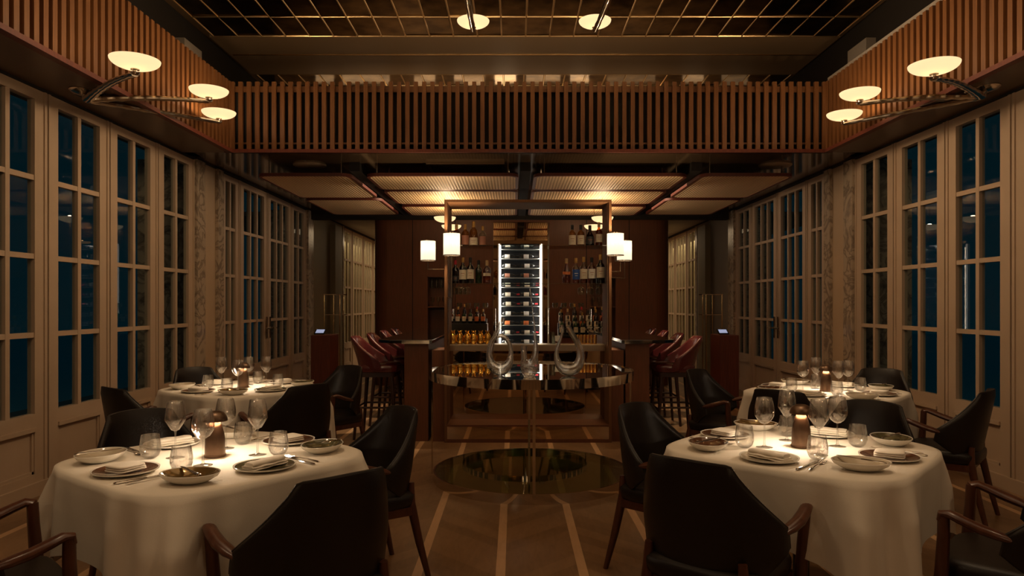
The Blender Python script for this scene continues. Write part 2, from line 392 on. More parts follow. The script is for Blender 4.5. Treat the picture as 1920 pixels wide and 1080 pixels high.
def wall_run(side):
    s = -1 if side == 'left' else 1
    X = XL if s < 0 else XR
    o = 1 if s < 0 else -1           # inward direction
    # leaf layout along Y (door leaves, marble strips, panels)
    leaves = [(y, y+.8, 2) for y in (-3.57, -2.77, -1.97, -1.17, -.37, .43, 1.23, 2.03, 2.83, 3.63, 4.43, 5.23, 6.03)] + [(6.85, 7.62, 2)]
    leaves = [(a, (b if i < 12 else b+.02), c) for i, (a, b, c) in enumerate(leaves)]
    leaves += [(8.34, 8.905, 2), (8.905, 9.91, 3), (9.91, 10.97, 3), (10.97, 11.75, 2), (14.3, 15.1, 2), (15.1, 16.2, 3), (16.2, 17.3, 3), (17.3, 18.1, 2), (18.1, 19.2, 3)]
    n = 0
    for (y0, y1, nc) in leaves:
        n += 1
        T = Matrix(((0, -o, 0, X), (1, 0, 0, 0), (0, 0, 1, 0), (0, 0, 0, 1)))
        # local frame: x' = world y, y' = outward distance into the wall, z = z
        def B(mb, a0, a1, d0, d1, z0, z1): mb.box(a0, a1, d0, d1, z0, z1, T)
        mb = MB(); g = .006; a, b = y0+g, y1-g
        st = .125 if nc == 2 else .13; top = HD-.01; zb, zt = .60, 2.895; mu = .042
        B(mb, a, a+st, 0, .055, .02, top); B(mb, b-st, b, 0, .055, .02, top)
        B(mb, a+st, b-st, 0, .055, zt, top); B(mb, a+st, b-st, 0, .055, zb-.12, zb); B(mb, a+st, b-st, 0, .055, .02, .16)
        B(mb, a+st, b-st, .022, .04, .16, zb-.12)                      # recessed bottom panel
        for (p0, p1, q0, q1) in ((a+st, b-st, .16, .18), (a+st, b-st, zb-.14, zb-.12)): B(mb, p0, p1, .008, .03, q0, q1)
        for p in (a+st, b-st-.02): B(mb, p, p+.02, .008, .03, .16, zb-.12)
        B(mb, a+st-.004, b-st+.004, -.012, .0, zb-.13, zb-.10)         # ledge moulding
        w = (b-st)-(a+st)
        for c in range(1, nc):
            xc = a+st+w*c/nc; B(mb, xc-mu/2, xc+mu/2, .004, .05, zb, zt)
        for r in range(1, 4):
            zc = zb+(zt-zb)*r/4; B(mb, a+st, b-st, .006, .048, zc-.019, zc+.019)
        # edge lip moulding toward the room
        B(mb, a+.004, a+.03, -.010, 0, .02, top); B(mb, b-.03, b-.004, -.010, 0, .02, top)
        door = nc == 3
        nm = ('door_%d' if door else 'window_%d') % (n if s < 0 else n+30)
        fr = struct(nm, mb, 'cream_paint', flat=True)
        gm = MB(); B(gm, a+st, b-st, .028, .032, zb, zt); obj('glass_panes', gm, 'pane', fr, flat=True)
        if door and y0 < 12:
            hy = (b-.06) if n in (16, 21) or abs(y0-8.905) < .01 else (a+.06)
            hm = MB(); B(hm, hy-.022, hy+.022, -.018, -.01, .92, 1.22)
            dirn = -1 if hy > (a+b)/2 else 1
            hm.tube([T @ Vector((hy, -.015, 1.06)), T @ Vector((hy, -.07, 1.06))], .011, 8)
            hm.tube([T @ Vector((hy, -.065, 1.06)), T @ Vector((hy+dirn*.14, -.06, 1.06))], .010, 8)
            obj('door_handle', hm, 'satin_chrome', fr, label='satin metal lever handle')
    D = Matrix(((0, -o, 0, X), (1, 0, 0, 0), (0, 0, 1, 0), (0, 0, 0, 1)))
    # marble strips and panels between the two door banks
    def wb_(a0, a1, d0, d1, z0, z1, m, nm): struct(nm, MB().box(a0, a1, d0, d1, z0, z1, D), m, flat=True)
    wb_(7.64, 7.84, -.035, .62, 0, HD, 'marble', 'trim_%d' % (1 if s < 0 else 11))
    wb_(7.84, 8.18, 0, .60, 0, HD, 'beige_wall', 'wall_%s_pier' % side)
    wb_(8.18, 8.338, -.035, .62, 0, HD, 'marble', 'trim_%d' % (2 if s < 0 else 12))
    wb_(11.755, 12.05, -.04, .6, 0, HD, 'marble', 'trim_%d' % (3 if s < 0 else 13))
    wb_(12.05, 14.15, -.02 if s < 0 else -.02, .3, 0, HD, 'olive_wall' if s < 0 else 'grey_wall', 'wall_%s_rear' % side)
    wb_(14.15, 14.29, -.03, .3, 0, HD, 'marble', 'trim_%d' % (4 if s < 0 else 14))
    wb_(13.2, 13.7, -.12, 0, 0, 2.90, 'olive_wall', 'trim_%d' % (5 if s < 0 else 15))
    wb_(19.21, 20.5, 0, .2, 0, HD, 'grey_wall', 'wall_%s_end' % side)
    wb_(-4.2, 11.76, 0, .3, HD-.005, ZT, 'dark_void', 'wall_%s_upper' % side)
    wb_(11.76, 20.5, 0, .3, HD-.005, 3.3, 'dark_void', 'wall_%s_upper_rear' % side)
    # pale marble outside piers seen through the rear leaves, and the lit blinds behind the far bank
    wb_(14.2, 19.4, .55, .6, 0, HD, 'blind', 'wall_%s_outside_blind' % side)
    # pale pilaster in the upper wall above the slats
    wb_(7.2, 7.6, -.10, 0, 3.0, 4.14, 'grey_wall', 'trim_%d' % (6 if s < 0 else 16))
    wb_(-4.2, 11.75, -.022, 0, 0, .10, 'cream_paint', 'baseboard_%s' % side)
wall_run('left'); wall_run('right')
struct('wall_rear', MB().box(-6, 6, 20.4, 20.6, 0, 3.3), 'grey_wall')
struct('wall_behind_camera', MB().box(-3.6, 3.9, -4.3, -4.1, 0, ZT), 'beige_wall')

# soffits (z = 3.0), beams, ceilings
sf = MB(); sf.box(XL, FL, -4.2, YB, 2.995, 3.06); sf.box(FR, XR, -4.2, YB, 2.995, 3.06)
struct('ceiling_side_soffit', sf, 'brown_soffit', flat=True)
struct('ceiling_bar', MB().box(-3.8, 4.0, YB, 12.9, 3.0, 3.08), 'lacquer_ceiling', flat=True)
struct('ceiling_rear', MB().box(-6, 6, 12.9, 20.5, 3.02, 3.1), 'grey_wall', flat=True)
struct('ceiling_upper', MB().box(-3.8, 4.0, -4.3, 10.3, ZT+.02, ZT+.1), 'bronze_ceiling', flat=True)
struct('wall_upper_back', MB().box(-3.8, 4.0, 10.2, 10.3, 3.08, ZT+.1), 'bronze_ceiling', flat=True)
struct('ceiling_beam', MB().box(-3.44, 3.68, 7.905, 9.19, 4.415, ZT+.02), 'bronze_ceiling', flat=True)
struct('trim_7', MB().box(-3.4, 3.66, 8.455, 8.475, 4.409, 4.415), 'brass')
# beams in the bar ceiling running to the back (dark steel)
bm = MB()
for x in (-1.80, CX, 2.06): bm.box(x-.06, x+.06, 7.9, 11.9, 2.90, 3.0)
bm.box(-3.45, 3.65, 11.9, 12.05, 2.84, 3.0)
struct('ceiling_bar_beams', bm, 'dark_void', flat=True)

# slatted fascia screens
def slats(name, p0, p1, pitch, w, d, back):
    """vertical slats between two plan points, behind them rails top and bottom"""
    mb = MB(); p0 = Vector((*p0, 0)); p1 = Vector((*p1, 0)); L = (p1-p0).length; dr = (p1-p0)/L; ang = math.atan2(dr.y, dr.x)
    T = T_(p0, ang)
    n = int(L/pitch)
    for i in range(n):
        x = (i+.5)*L/n; mb.box(x-w/2, x+w/2, -d, 0, 3.02, ZF, T)
    mb.box(0, L, 0, .02, ZF-.10, ZF-.04, T); mb.box(0, L, 0, .02, 3.02, 3.10, T)
    o = struct(name, mb, 'slat_wood', flat=True)
    bk = MB(); bk.box(0, L, .05, .07, 3.0, ZF-.02, T); struct(name+'_back', bk, back, flat=True)
    return o
slats('trim_21', (FL, YB), (FR, YB), .0875, .043, .035, 'dark_void')
slats('trim_22', (FL, -4.1), (FL, YB), .0875, .047, .035, 'slat_backing')
slats('trim_23', (FR, YB), (FR, -4.1), .0875, .047, .035, 'slat_backing')
lip = MB(); lip.box(FL-.03, FR+.03, YB-.05, YB-.02, 2.985, 3.02); lip.box(FL-.01, FL+.05, -4.1, YB-.03, 2.985, 3.02); lip.box(FR-.05, FR+.01, -4.1, YB-.03, 2.985, 3.02)
struct('trim_24', lip, 'red_mahogany', flat=True)
cap = MB(); cap.box(FR-.0, FR+.05, -4.1, YB, ZF, ZF+.05)
struct('trim_25', cap, 'grey_wall', flat=True)

# mirrored ceiling tiles, each set at its own slight tilt, with bevelled joints
def tiles(name, y0, y1, rows, rng):
    mb = MB(); jb = MB(); x0, x1 = -3.39, 3.65; n = 26; tw = (x1-x0)/n; td = (y1-y0)/rows
    for r in range(rows):
        for i in range(n):
            ax, ay = x0+i*tw, y0+r*td; e = .012
            tx, ty = rng.uniform(-.018, .018), rng.uniform(-.03, .03)
            def z(x, y): return ZT-.006+(x)*tx+(y)*ty
            q = [(ax+e, ay+e), (ax+tw-e, ay+e), (ax+tw-e, ay+td-e), (ax+e, ay+td-e)]
            mb.add([(x, y, z(x-ax-tw/2, y-ay-td/2)) for x, y in q], [(0, 3, 2, 1)])
    for i in range(n+1):
        jb.tube([(x0+i*tw, y0, ZT-.006), (x0+i*tw, y1, ZT-.006)], .0105, 6)
    for r in range(rows+1):
        jb.tube([(x0, y0+r*td, ZT-.006), (x1, y0+r*td, ZT-.006)], .0105, 6)
    o = struct(name, mb, 'antique_tile', flat=True); obj('tile_joints', jb, 'tile_bevel', o)
rg = random.Random(3)
tiles('ceiling_mirror_tiles', 7.9-.53*8, 7.9, 8, rg)
tiles('ceiling_mirror_tiles_rear', 9.21, 9.21+.48*2, 2, rg)

# ------------------------------------------------------------------ ceiling fittings
for x, lb in ((-2.35, 'round pale ceiling speaker above the left windows'), (3.0, 'round pale ceiling speaker above the right windows')):
    tag(obj('ceiling_speaker', MB().lathe([(.185, 0), (.185, -.012), (.17, -.02), (0, -.02)], 36), 'white_disc', loc=(x, 8.05, 3.0)), lb, 'speaker', 'round ceiling speakers')
t = thing('air_vent', 'recessed dark ceiling air vent behind the slatted beam', 'vent', (-.55, 8.2, 3.0))
fm = MB(); fm.box(-.44, .44, -.33, -.29, -.03, 0); fm.box(-.44, .44, .29, .33, -.03, 0); fm.box(-.44, -.40, -.29, .29, -.03, 0); fm.box(.40, .44, -.29, .29, -.03, 0)
obj('vent_frame', fm, 'satin_chrome', t, flat=True)
vm = MB()
for i in range(8): vm.box(-.40, .40, -.27+i*.07, -.24+i*.07, -.022, -.008)
obj('vent_louvres', vm, 'lacquer_ceiling', t, flat=True)

def rattan_panel(x0, x1, y0, y1, label):
    t = thing('rattan_ceiling_panel', label, 'ceiling panel', ((x0+x1)/2, (y0+y1)/2, 2.85), group='rattan panels under the bar ceiling')
    a, b = (x1-x0)/2, (y1-y0)/2
    o = obj('rattan_sheet', MB().prism(rrect(-a+.03, a-.03, -b+.03, b-.03, .10), .004, .02), 'rattan', t)
    out = rrect(-a, a, -b, b, .13); inn = rrect(-a+.035, a-.035, -b+.035, b-.035, .10)
    n = len(out); mb = MB()
    vs = [(x, y, z) for z in (0, .035) for x, y in out]+[(x, y, z) for z in (0, .035) for x, y in inn]; fs = []
    for i in range(n):
        j = (i+1) % n
        fs += [(i, j, n+j, n+i), (2*n+j, 2*n+i, 3*n+i, 3*n+j), (j, i, 2*n+i, 2*n+j), (n+i, n+j, 3*n+j, 3*n+i)]
    mb.add(vs, fs); obj('wooden_rim', mb, 'red_mahogany', t)
    h = MB()
    for sx in (-1, 1):
        for sy in (-1, 1): h.tube([(sx*(a-.12), sy*(b-.1), .03), (sx*(a-.12), sy*(b-.1), .15)], .008, 6)
    obj('hanger', h, 'satin_chrome', t)
rows = [(7.93, 8.93), (9.0, 10.2), (10.42, 11.5)]
rn = ['nearest', 'middle', 'farthest']
for i, (a, b) in enumerate(rows):
    rattan_panel(-1.69, .05, a, b, '%s of the three rattan ceiling panels left of centre' % rn[i])
    rattan_panel(.225, 1.98, a, b, '%s of the three rattan ceiling panels right of centre' % rn[i])
for i, (a, b) in enumerate([(7.93, 9.6), (9.76, 11.4)]):
    w = ['near', 'far'][i]
    rattan_panel(-2.93, -1.86, a, b, '%s rattan ceiling panel beside the left windows' % w)
    rattan_panel(2.12, 3.19, a, b, '%s rattan ceiling panel beside the right windows' % w)

# ------------------------------------------------------------------ bowl lamps
BR = .15
def bowl_mesh(r=BR, dep=.062, n=40):
    m = MB(); pr = []
    k = 9
    for i in range(k+1):
        a = PI/2*i/k; pr.append((max(r*math.sin(a), .001), -dep*math.cos(a)))
    inn = [(max(p[0]-.006, .001), p[1]+.006*math.cos(PI/2*i/k)) for i, p in enumerate(pr)]
    return m.shell(pr+inn[::-1], n)
def curve_pts(a, b, sag, n=10, side=0):
    a, b = Vector(a), Vector(b); out = []
    d = (b-a); sd = Vector((-d.y, d.x, 0)); sd = sd.normalized() if sd.length > 1e-6 else Vector((1, 0, 0))
    for i in range(n+1):
        t = i/n; out.append(a+d*t+Vector((0, 0, sag*4*t*(1-t)))+sd*(side*4*t*(1-t)))
    return out
def bowl_arm_lamp(name, base, bowls, label, power, plate='disc', group=None, ceil=False):
    t = thing(name, label, 'lamp', base, group=group)
    bz = Vector(base)
    pl = MB(); pl.lathe([(.16, 0), (.16, -.008), (.13, -.022), (.05, -.028), (.03, -.07), (0, -.075)], 32, Matrix.Diagonal((.62, 1, 1, 1)))
    obj('mounting_plate', pl, 'satin_chrome', t)
    for k, (p, sag, sd) in enumerate(bowls):
        q = Vector(p)-bz; a = MB()
        pts = curve_pts((0, 0, -.055), q+Vector((0, 0, -.095)), sag, 26, sd)
        # forged arm: swelling like bamboo joints along its length
        rad = [(.018+.010*(1-i/26))*(1+.22*(abs(math.sin(i*1.1))**3)) for i in range(27)]
        a.tube(pts, rad, 10, flat=(1.25, .8))
        arm = obj('arm', a, 'satin_chrome', t)
        f = MB().lathe([(.002, -.10), (.022, -.098), (.030, -.085), (.014, -.08), (.014, -.070), (.027, -.066), (.027, -.060), (.002, -.058)], 20, Matrix.Translation(q))
        obj('bowl_holder', f, 'satin_chrome', arm)
        obj('glass_bowl', bowl_mesh(), 'bowl_glass', t, loc=q, label='cream glass bowl shade, lit')
        lamp('POINT', 'bulb', Vector(p)+Vector((0, 0, -.012)), power, WARM, .035)
BP = 9.0
bowl_arm_lamp('wall_lamp', (-3.22, 5.28, 2.995), [((-2.42, 4.47, 2.96), .03, 0), ((-2.45, 5.62, 3.12), .02, 0), ((-2.72, 6.45, 3.17), .0, 0)],
              'three-armed chrome lamp with cream bowls above the left windows', BP, group='three-armed bowl lamps')
bowl_arm_lamp('wall_lamp', (3.47, 5.20, 2.995), [((2.68, 4.47, 2.93), .03, 0), ((2.74, 5.55, 3.08), .02, 0), ((2.98, 6.32, 3.12), .0, 0)],
              'three-armed chrome lamp with cream bowls above the right windows', BP, group='three-armed bowl lamps')
bowl_arm_lamp('ceiling_bowl_lamp', (-.47, 5.35, ZT), [((-.38, 6.5, 4.03), -.02, 0)], 'left of two single bowl lamps on the mirrored ceiling', BP, group='bowl lamps on the mirrored ceiling')
bowl_arm_lamp('ceiling_bowl_lamp', (.98, 5.35, ZT), [((.75, 6.5, 4.03), -.02, 0)], 'right of two single bowl lamps on the mirrored ceiling', BP, group='bowl lamps on the mirrored ceiling')
for p, pw in (((-2.4, 1.4, 3.0), 20), ((2.66, 1.4, 3.0), 20), ((-2.4, -1.6, 3.0), 15), ((2.66, -1.6, 3.0), 15)):
    lamp('POINT', 'near_room_fill', p, pw, WARM, .12)     # unseen lights added for the room, as if the bowl row continued

def make_pendant():
    t = thing('pendant_bowl_lamp', '', 'lamp', group='pendant bowls over the bar')
    r = MB(); r.tube([(0, 0, -.06), (0, 0, .41)], .005, 8); r.lathe([(.04, .39), (.04, .41), (0, .41)], 16)
    obj('rod', r, 'satin_chrome', t)
    obj('glass_bowl', bowl_mesh(.15, .075), 'bowl_glass', t)
    return t
pend = Kit(make_pendant)
for x, y, lb in ((-.95, 9.6, 'near pendant glass bowl left of the bottle shelves'), (-.95, 10.6, 'far pendant glass bowl left of the bottle shelves'),
                 (1.21, 9.6, 'near pendant glass bowl right of the bottle shelves'), (1.21, 10.6, 'far pendant glass bowl right of the bottle shelves')):
    pend.put((x, y, 2.59), 0, lb); lamp('POINT', 'bulb', (x, y, 2.565), 18, WARM, .05)

# ------------------------------------------------------------------ dining chairs
def shell_back(P, nu=36, nv=12, th=.03):
    """thick curved shell from surface P(s in -1..1, t in 0..1); returns mesh, top edge points"""
    def nrm(s, t):
        e = 1e-3; a = Vector(P(min(s+e, 1), t))-Vector(P(max(s-e, -1), t)); b = Vector(P(s, min(t+e, 1)))-Vector(P(s, max(t-e, 0)))
        n = a.cross(b); return n.normalized() if n.length > 1e-9 else Vector((0, 1, 0))
    mb = MB(); A = []; Bk = []
    for j in range(nv+1):
        for i in range(nu+1):
            s, t = -1+2*i/nu, j/nv; p = Vector(P(s, t)); n = nrm(s, t)
            e = min(1, (1-abs(s))/.06+.35, (1-t)/.08+.35, t/.08+.35)
            A.append(tuple(p+n*th/2*e)); Bk.append(tuple(p-n*th/2*e))
    w = nu+1; N = w*(nv+1); fs = []
    for j in range(nv):
        for i in range(nu):
            fs.append((j*w+i, j*w+i+1, (j+1)*w+i+1, (j+1)*w+i)); fs.append((N+j*w+i, N+(j+1)*w+i, N+(j+1)*w+i+1, N+j*w+i+1))
    for i in range(nu):
        fs.append((i, N+i, N+i+1, i+1)); k = nv*w; fs.append((k+i, k+i+1, N+k+i+1, N+k+i))
    for j in range(nv):
        fs.append((j*w, (j+1)*w, N+(j+1)*w, N+j*w)); k = nu; fs.append((j*w+k, N+j*w+k, N+(j+1)*w+k, (j+1)*w+k))
    mb.add(A+Bk, fs)
    edge = [P(-1, .0+.999*i/4) for i in range(4)]+[P(-1+2*i/nu, 1) for i in range(nu+1)]+[P(1, 1-.999*i/4) for i in range(1, 5)]
    return mb, edge
def sstep(x): x = max(0, min(1, x)); return x*x*(3-2*x)
def chairP(s, t):
    a = abs(s); sg = 1 if s >= 0 else -1
    u = max(0, (a-.56)/.44)
    zt = .85-.012*(a/.56)**2 if a < .56 else .838-.235*(u**.85)
    if .50 < a < .62: zt -= .004
    zb = .40+.13*a**3
    z = zb+(zt-zb)*t
    tp = 1-.17*sstep((z-.56)/.30)
    x = sg*.275*math.sin(a*1.3)/math.sin(1.3)*tp
    y = -.205-.085*max(0, (z-.42)/.43)+.215*a**2.4
    return (x, y, z)
def cushion(mb, x0, x1, y0, y1, z0, z1, pw=4.5, nu=40, crown=.012):
    cx, cy, hx, hy = (x0+x1)/2, (y0+y1)/2, (x1-x0)/2, (y1-y0)/2
    prof = [(0.0, z1+crown), (.5, z1+crown*.75), (.85, z1+crown*.2), (.95, z1-.006), (.995, z1-.02), (1.0, (z0+z1)/2), (.985, z0+.012), (.94, z0), (0, z0)]
    def fn(u, v):
        k = v*(len(prof)-1); i = int(round(k)); r, z = prof[i]; a = 2*PI*u
        c, s_ = math.cos(a), math.sin(a)
        R = 1/((abs(c)**pw+abs(s_)**pw)**(1/pw))
        return (cx+hx*R*c*r, cy+hy*R*s_*r, z)
    mb.grid(fn, nu, len(prof)-1, wrapu=True)
def make_chair():
    t = thing('dining_chair', '', 'chair', group='dining chairs at the four laid tables')
    mb = MB(); cushion(mb, -.24, .24, -.24, .205, .385, .465); obj('seat', mb, 'dark_leather', t, ang=60)
    fr = MB(); fr.prism(rrect(-.225, .225, -.20, .18, .03), .345, .387); obj('seat_frame', fr, 'chair_wood', t)
    sh, edge = shell_back(chairP); bk = obj('backrest', sh, 'dark_leather', t, ang=60)
    pp = MB(); pp.tube(edge, .006, 6); obj('edge_piping', pp, 'piping', bk)
    for sx in (-1, 1):
        a = MB()
        a.tube([(sx*.262, -.045, .585), (sx*.275, .0, .598), (sx*.284, .05, .612), (sx*.285, .105, .632), (sx*.281, .14, .644), (sx*.274, .162, .640), (sx*.270, .168, .615)],
               [.018, .026, .027, .025, .023, .022, .018], 12, flat=(1.0, .68))
        obj('armrest', a, 'chair_wood', t)
        l = MB(); l.tube([(sx*.272, .160, .64), (sx*.264, .162, .56), (sx*.252, .17, .42), (sx*.247, .178, .36), (sx*.240, .205, 0)], [.020, .021, .024, .024, .0135], 12)
        obj('leg', l, 'chair_wood', t)
        l = MB(); l.tube([(sx*.185, -.20, .50), (sx*.19, -.195, .40), (sx*.205, -.235, .2), (sx*.22, -.285, 0)], [.016, .024, .020, .0135], 12)
        obj('leg', l, 'chair_wood', t)
    return t
chair = Kit(make_chair)
def face(fx, fy): return math.atan2(fy, fx)-PI/2
def tl(c, ang, a, b):
    r = math.radians(ang); return (c[0]+a*math.cos(r)-b*math.sin(r), c[1]+a*math.sin(r)+b*math.cos(r))
# seats: sides -a, -b, +a, +b of each table, with distance, sideways shift and turn of each chair
SE = {'-a': (-1, 0), '-b': (0, -1), '+a': (1, 0), '+b': (0, 1)}
PL = {'-a': 'front-left', '-b': 'front-right', '+a': 'back-right', '+b': 'back-left'}
CH = {('front left', '-a'): (.765, .05, -8, 'dark leather armchair cut by the left edge, front-left of the front left table'),
      ('front left', '-b'): (.715, .07, -8, 'large dark leather armchair seen from behind in front of the front left table'),
      ('front left', '+a'): (.78, 0, -18, 'black leather armchair turned inward at the aisle side of the front left table'),
      ('front left', '+b'): (.69, .11, -4, 'dark leather armchair between the front left table and the left windows'),
      ('front right', '-a'): (.675, .07, 0, 'large dark leather armchair seen from behind in front of the front right table'),
      ('front right', '-b'): (.765, 0, 0, 'dark leather armchair cut by the right edge, its arms beside the front right cloth'),
      ('front right', '+a'): (.83, 0, 0, 'dark leather armchair behind the front right table, its inner back facing us'),
      ('front right', '+b'): (.69, .10, 0, 'black leather armchair at the aisle side of the front right table'),
      ('back left', '-a'): (.70, 0, 0, 'dark leather armchair by the left windows, left of the back left table'),
      ('back left', '-b'): (.655, .05, -2, 'black chair back seen from behind in front of the back left table'),
      ('back left', '+a'): (.80, 0, 0, 'dark leather armchair between the back left table and the bar stools'),
      ('back left', '+b'): (.69, .11, 0, 'dark leather armchair behind the back left table by the windows'),
      ('back right', '-a'): (.66, 0, 0, 'black chair back seen from behind in front of the back right table'),
      ('back right', '-b'): (.74, 0, 0, 'dark leather armchair in side view by the right windows'),
      ('back right', '+a'): (.88, .09, 0, 'dark leather armchair behind the back right table by the windows'),
      ('back right', '+b'): (.80, 0, 0, 'dark leather armchair between the right bar stools and back right table')}
for nm, c, ang in TABLES:
    for k, (sa, sb) in SE.items():
        d, sh, turn, lb = CH[(nm, k)]
        # sideways axis of a seat is the facing direction turned by 90 degrees
        fa, fb = -sa, -sb
        x, y = tl(c, ang, sa*d-fb*sh, sb*d+fa*sh)
        r = math.radians(ang); fx, fy = fa*math.cos(r)-fb*math.sin(r), fa*math.sin(r)+fb*math.cos(r)
        chair.put((x, y, 0), face(fx, fy)+math.radians(turn), lb)

# ------------------------------------------------------------------ tables, cloths and settings
ZC = .758
def sup(a, hx, pw): 
    c, s_ = math.cos(a), math.sin(a); return hx/((abs(c)**pw+abs(s_)**pw)**(1/pw))
def make_table():
    t = thing('dining_table', '', 'table', group='cloth-covered dining tables')
    tp = MB(); tp.prism([(sup(2*PI*i/48, .486, 4.2)*math.cos(2*PI*i/48), sup(2*PI*i/48, .486, 4.2)*math.sin(2*PI*i/48)) for i in range(48)], .72, .748)
    obj('tabletop', tp, 'chair_wood', t)
    obj('pedestal', MB().lathe([(.035, .03), (.035, .72)], 16), 'black_plastic', t)
    obj('base', MB().lathe([(.22, 0), (.22, .012), (.04, .035)], 28), 'black_plastic', t)
    return t
table = Kit(make_table)
def cloth_mesh(seed):
    rg = random.Random(seed); nu = 240; mb = MB()
    ph = [rg.uniform(0, 6) for _ in range(8)]
    rows = [0, .5, .9, .965, 1.0]
    nd = 16
    def fn(u, v):
        a = 2*PI*u; R = sup(a, .506, 4.2); c, s_ = math.cos(a), math.sin(a)
        j = round(v*(len(rows)+nd))
        if j < len(rows):
            r = rows[j]; z = ZC if r < .97 else ZC-.004
            if r == 1.0: z = ZC-.006
            return (R*c*r, R*s_*r, z)
        t = (j-len(rows)+1)/(nd+1)*1.0
        t = min(1, t)
        L = .785/max(abs(c), abs(s_)); L = min(L, 1.04)
        drop = (L-R); d = drop*t
        am = (a+PI/4) % (PI/2)-PI/4; cor = 1-abs(am)/(PI/4)    # 0 at the corner, 1 at the middle of a side
        cor = 1-cor if False else cor
        corner = max(0, 1-cor)
        corner = sstep(corner*1.5-.42)
        q = int(((a+PI/4) % (2*PI))//(PI/2)); local = am/(PI/4)
        fold = corner*((.30+.70*math.sin(abs(local)*15+ph[q]))*.055+(.3+.7*math.sin(local*8+ph[q+4]))*.025)
        wav = .006*math.sin(a*9+ph[0])*(1-corner)
        out = .004*min(1, t*6)+corner*.035*t+(fold+wav)*min(1, t*2.4)
        rr = R+out
        return (rr*c, rr*s_, ZC-.012-d)
    mb.grid(fn, nu, len(rows)+nd, wrapu=True)
    # the four-fold base radius grid has its centre collapsed on row 0
    return mb

def plate_mesh(r, h=.016, oval=1.0):
    pr = [(.001, .003), (r*.55, .003), (r*.62, .005), (r*.95, h), (r, h+.002), (r*.98, h-.004), (r*.62, .0), (.001, 0)]
    return MB().shell(pr, 40, Matrix.Diagonal((1, oval, 1, 1)))
def mk_plate(glaze):
    def f():
        o = obj('dinner_plate', plate_mesh(.118), 'porcelain'); tag(o, '', 'plate')
        g = MB().shell([(.001, .0042), (.064, .0042), (.073, .0062), (.110, .0165), (.111, .0160)], 40)
        obj('glazed_face', g, glaze, o); return o
    return f
def mk_bowl(glaze):
    def f():
        ov = Matrix.Diagonal((1.15, .92, 1, 1))
        o = obj('side_bowl', MB().shell([(.040, 0), (.060, .006), (.085, .022), (.094, .036), (.0925, .0375), (.089, .0345)], 36, ov), 'porcelain'); tag(o, '', 'bowl')
        obj('glazed_inside', MB().shell([(.001, .008), (.04, .009), (.058, .013), (.080, .027), (.0885, .036)], 36, ov), glaze, o); return o
    return f
PLATES = {g: Kit(mk_plate(g)) for g in ('brown_glaze', 'cream_glaze', 'moss_glaze', 'gold_glaze')}
BOWLS = {g: Kit(mk_bowl(g)) for g in ('brown_glaze', 'cream_glaze', 'moss_glaze', 'gold_glaze')}
def mk_roll():
    o = MB()
    for (w, h, z, y0, ln) in ((.036, .0045, .0055, 0, .088), (.034, .0055, .0140, .001, .086), (.026, .0085, .0245, .004, .082)):
        pts = [(-ln+2*ln*k/14, y0+.0015*math.sin(k*.6+z*200), z+.001*math.sin(k*1.1+z*300)) for k in range(15)]
        nn = 18; vs = []; fs = []
        for k, p in enumerate(pts):
            e = 1 if 0 < k < 14 else .9
            for q in range(nn):
                a = 2*PI*q/nn; c, s_ = math.cos(a), math.sin(a)
                vs.append((p[0], p[1]+w*e*math.copysign(abs(c)**.7, c), p[2]+h*e*math.copysign(abs(s_)**.8, s_)))
        for k in range(14):
            for q in range(nn): fs.append((k*nn+q, (k+1)*nn+q, (k+1)*nn+(q+1) % nn, k*nn+(q+1) % nn))
        fs.append(tuple(range(nn))); fs.append(tuple(14*nn+q for q in range(nn-1, -1, -1)))
        o.add(vs, fs)
    return tag(obj('napkin', o, 'napkin', ang=60), '', 'napkin')
def mk_square():
    o = MB()
    for i, (sx, sy, z0, h, dx) in enumerate(((.058, .052, .009, .0075, 0), (.057, .050, .0165, .0075, .001), (.055, .049, .024, .009, -.001))):
        def fn(u, v):
            a = 2*PI*u; k = min(1, v*1.0); ph_ = PI*v-PI/2       # rounded slab: superellipse in plan, rounded edge in section
            r = math.cos(ph_)**.22 if abs(v-.5) < .499 else 0
            z = math.sin(ph_); z = math.copysign(abs(z)**.6, z)
            R = 1/((abs(math.cos(a))**7+abs(math.sin(a))**7)**(1/7))
            x, y = R*math.cos(a)*r, R*math.sin(a)*r
            puff = .003*(1-min(1, x*x))*(1-min(1, y*y)) if z > 0 else 0
            return (x*sx+dx, y*sy, z0+h*.5*z+puff+.0012*math.sin(x*2.5+i*2)*(1 if z > 0 else 0))
        o.grid(fn, 40, 12, wrapu=True)
    return tag(obj('napkin', o, 'napkin', ang=70), '', 'napkin')
ROLL, SQ = Kit(mk_roll), Kit(mk_square)
def mk_wine(h, rb, ang):
    def f():
        t = thing('wine_glass', '', 'glass', group='stemmed wine glasses on the laid tables')
        b0 = h*.47
        if ang: pr = [(.004, b0), (.016, b0+.006), (rb*.98, b0+.045), (rb, b0+.052), (rb*.92, b0+.085), (rb*.78, h)]
        else: pr = [(.004, b0), (.014, b0+.003), (.028, b0+.014), (rb*.95, b0+.036), (rb, b0+.052), (rb*.97, b0+.075), (rb*.86, b0+.10), (rb*.76, h)]
        inn = [(max(r-.0015, .001), z+(.004 if i == 0 else .001)) for i, (r, z) in enumerate(pr)]
        obj('glass_bowl', MB().shell(pr+inn[::-1], 32), 'stemware', t, ang=60)
        obj('stem', MB().lathe([(.012, .0042), (.005, .012), (.0036, .05), (.0036, b0-.01), (.006, b0+.002)], 14), 'stemware', t, ang=60)
        obj('foot', MB().shell([(.001, .0055), (.012, .005), (.036, .0015), (.0365, .0005), (.001, 0)], 32), 'stemware', t, ang=60)
        return t
    return f
WG = [Kit(mk_wine(.222, .043, False)), Kit(mk_wine(.235, .041, True))]
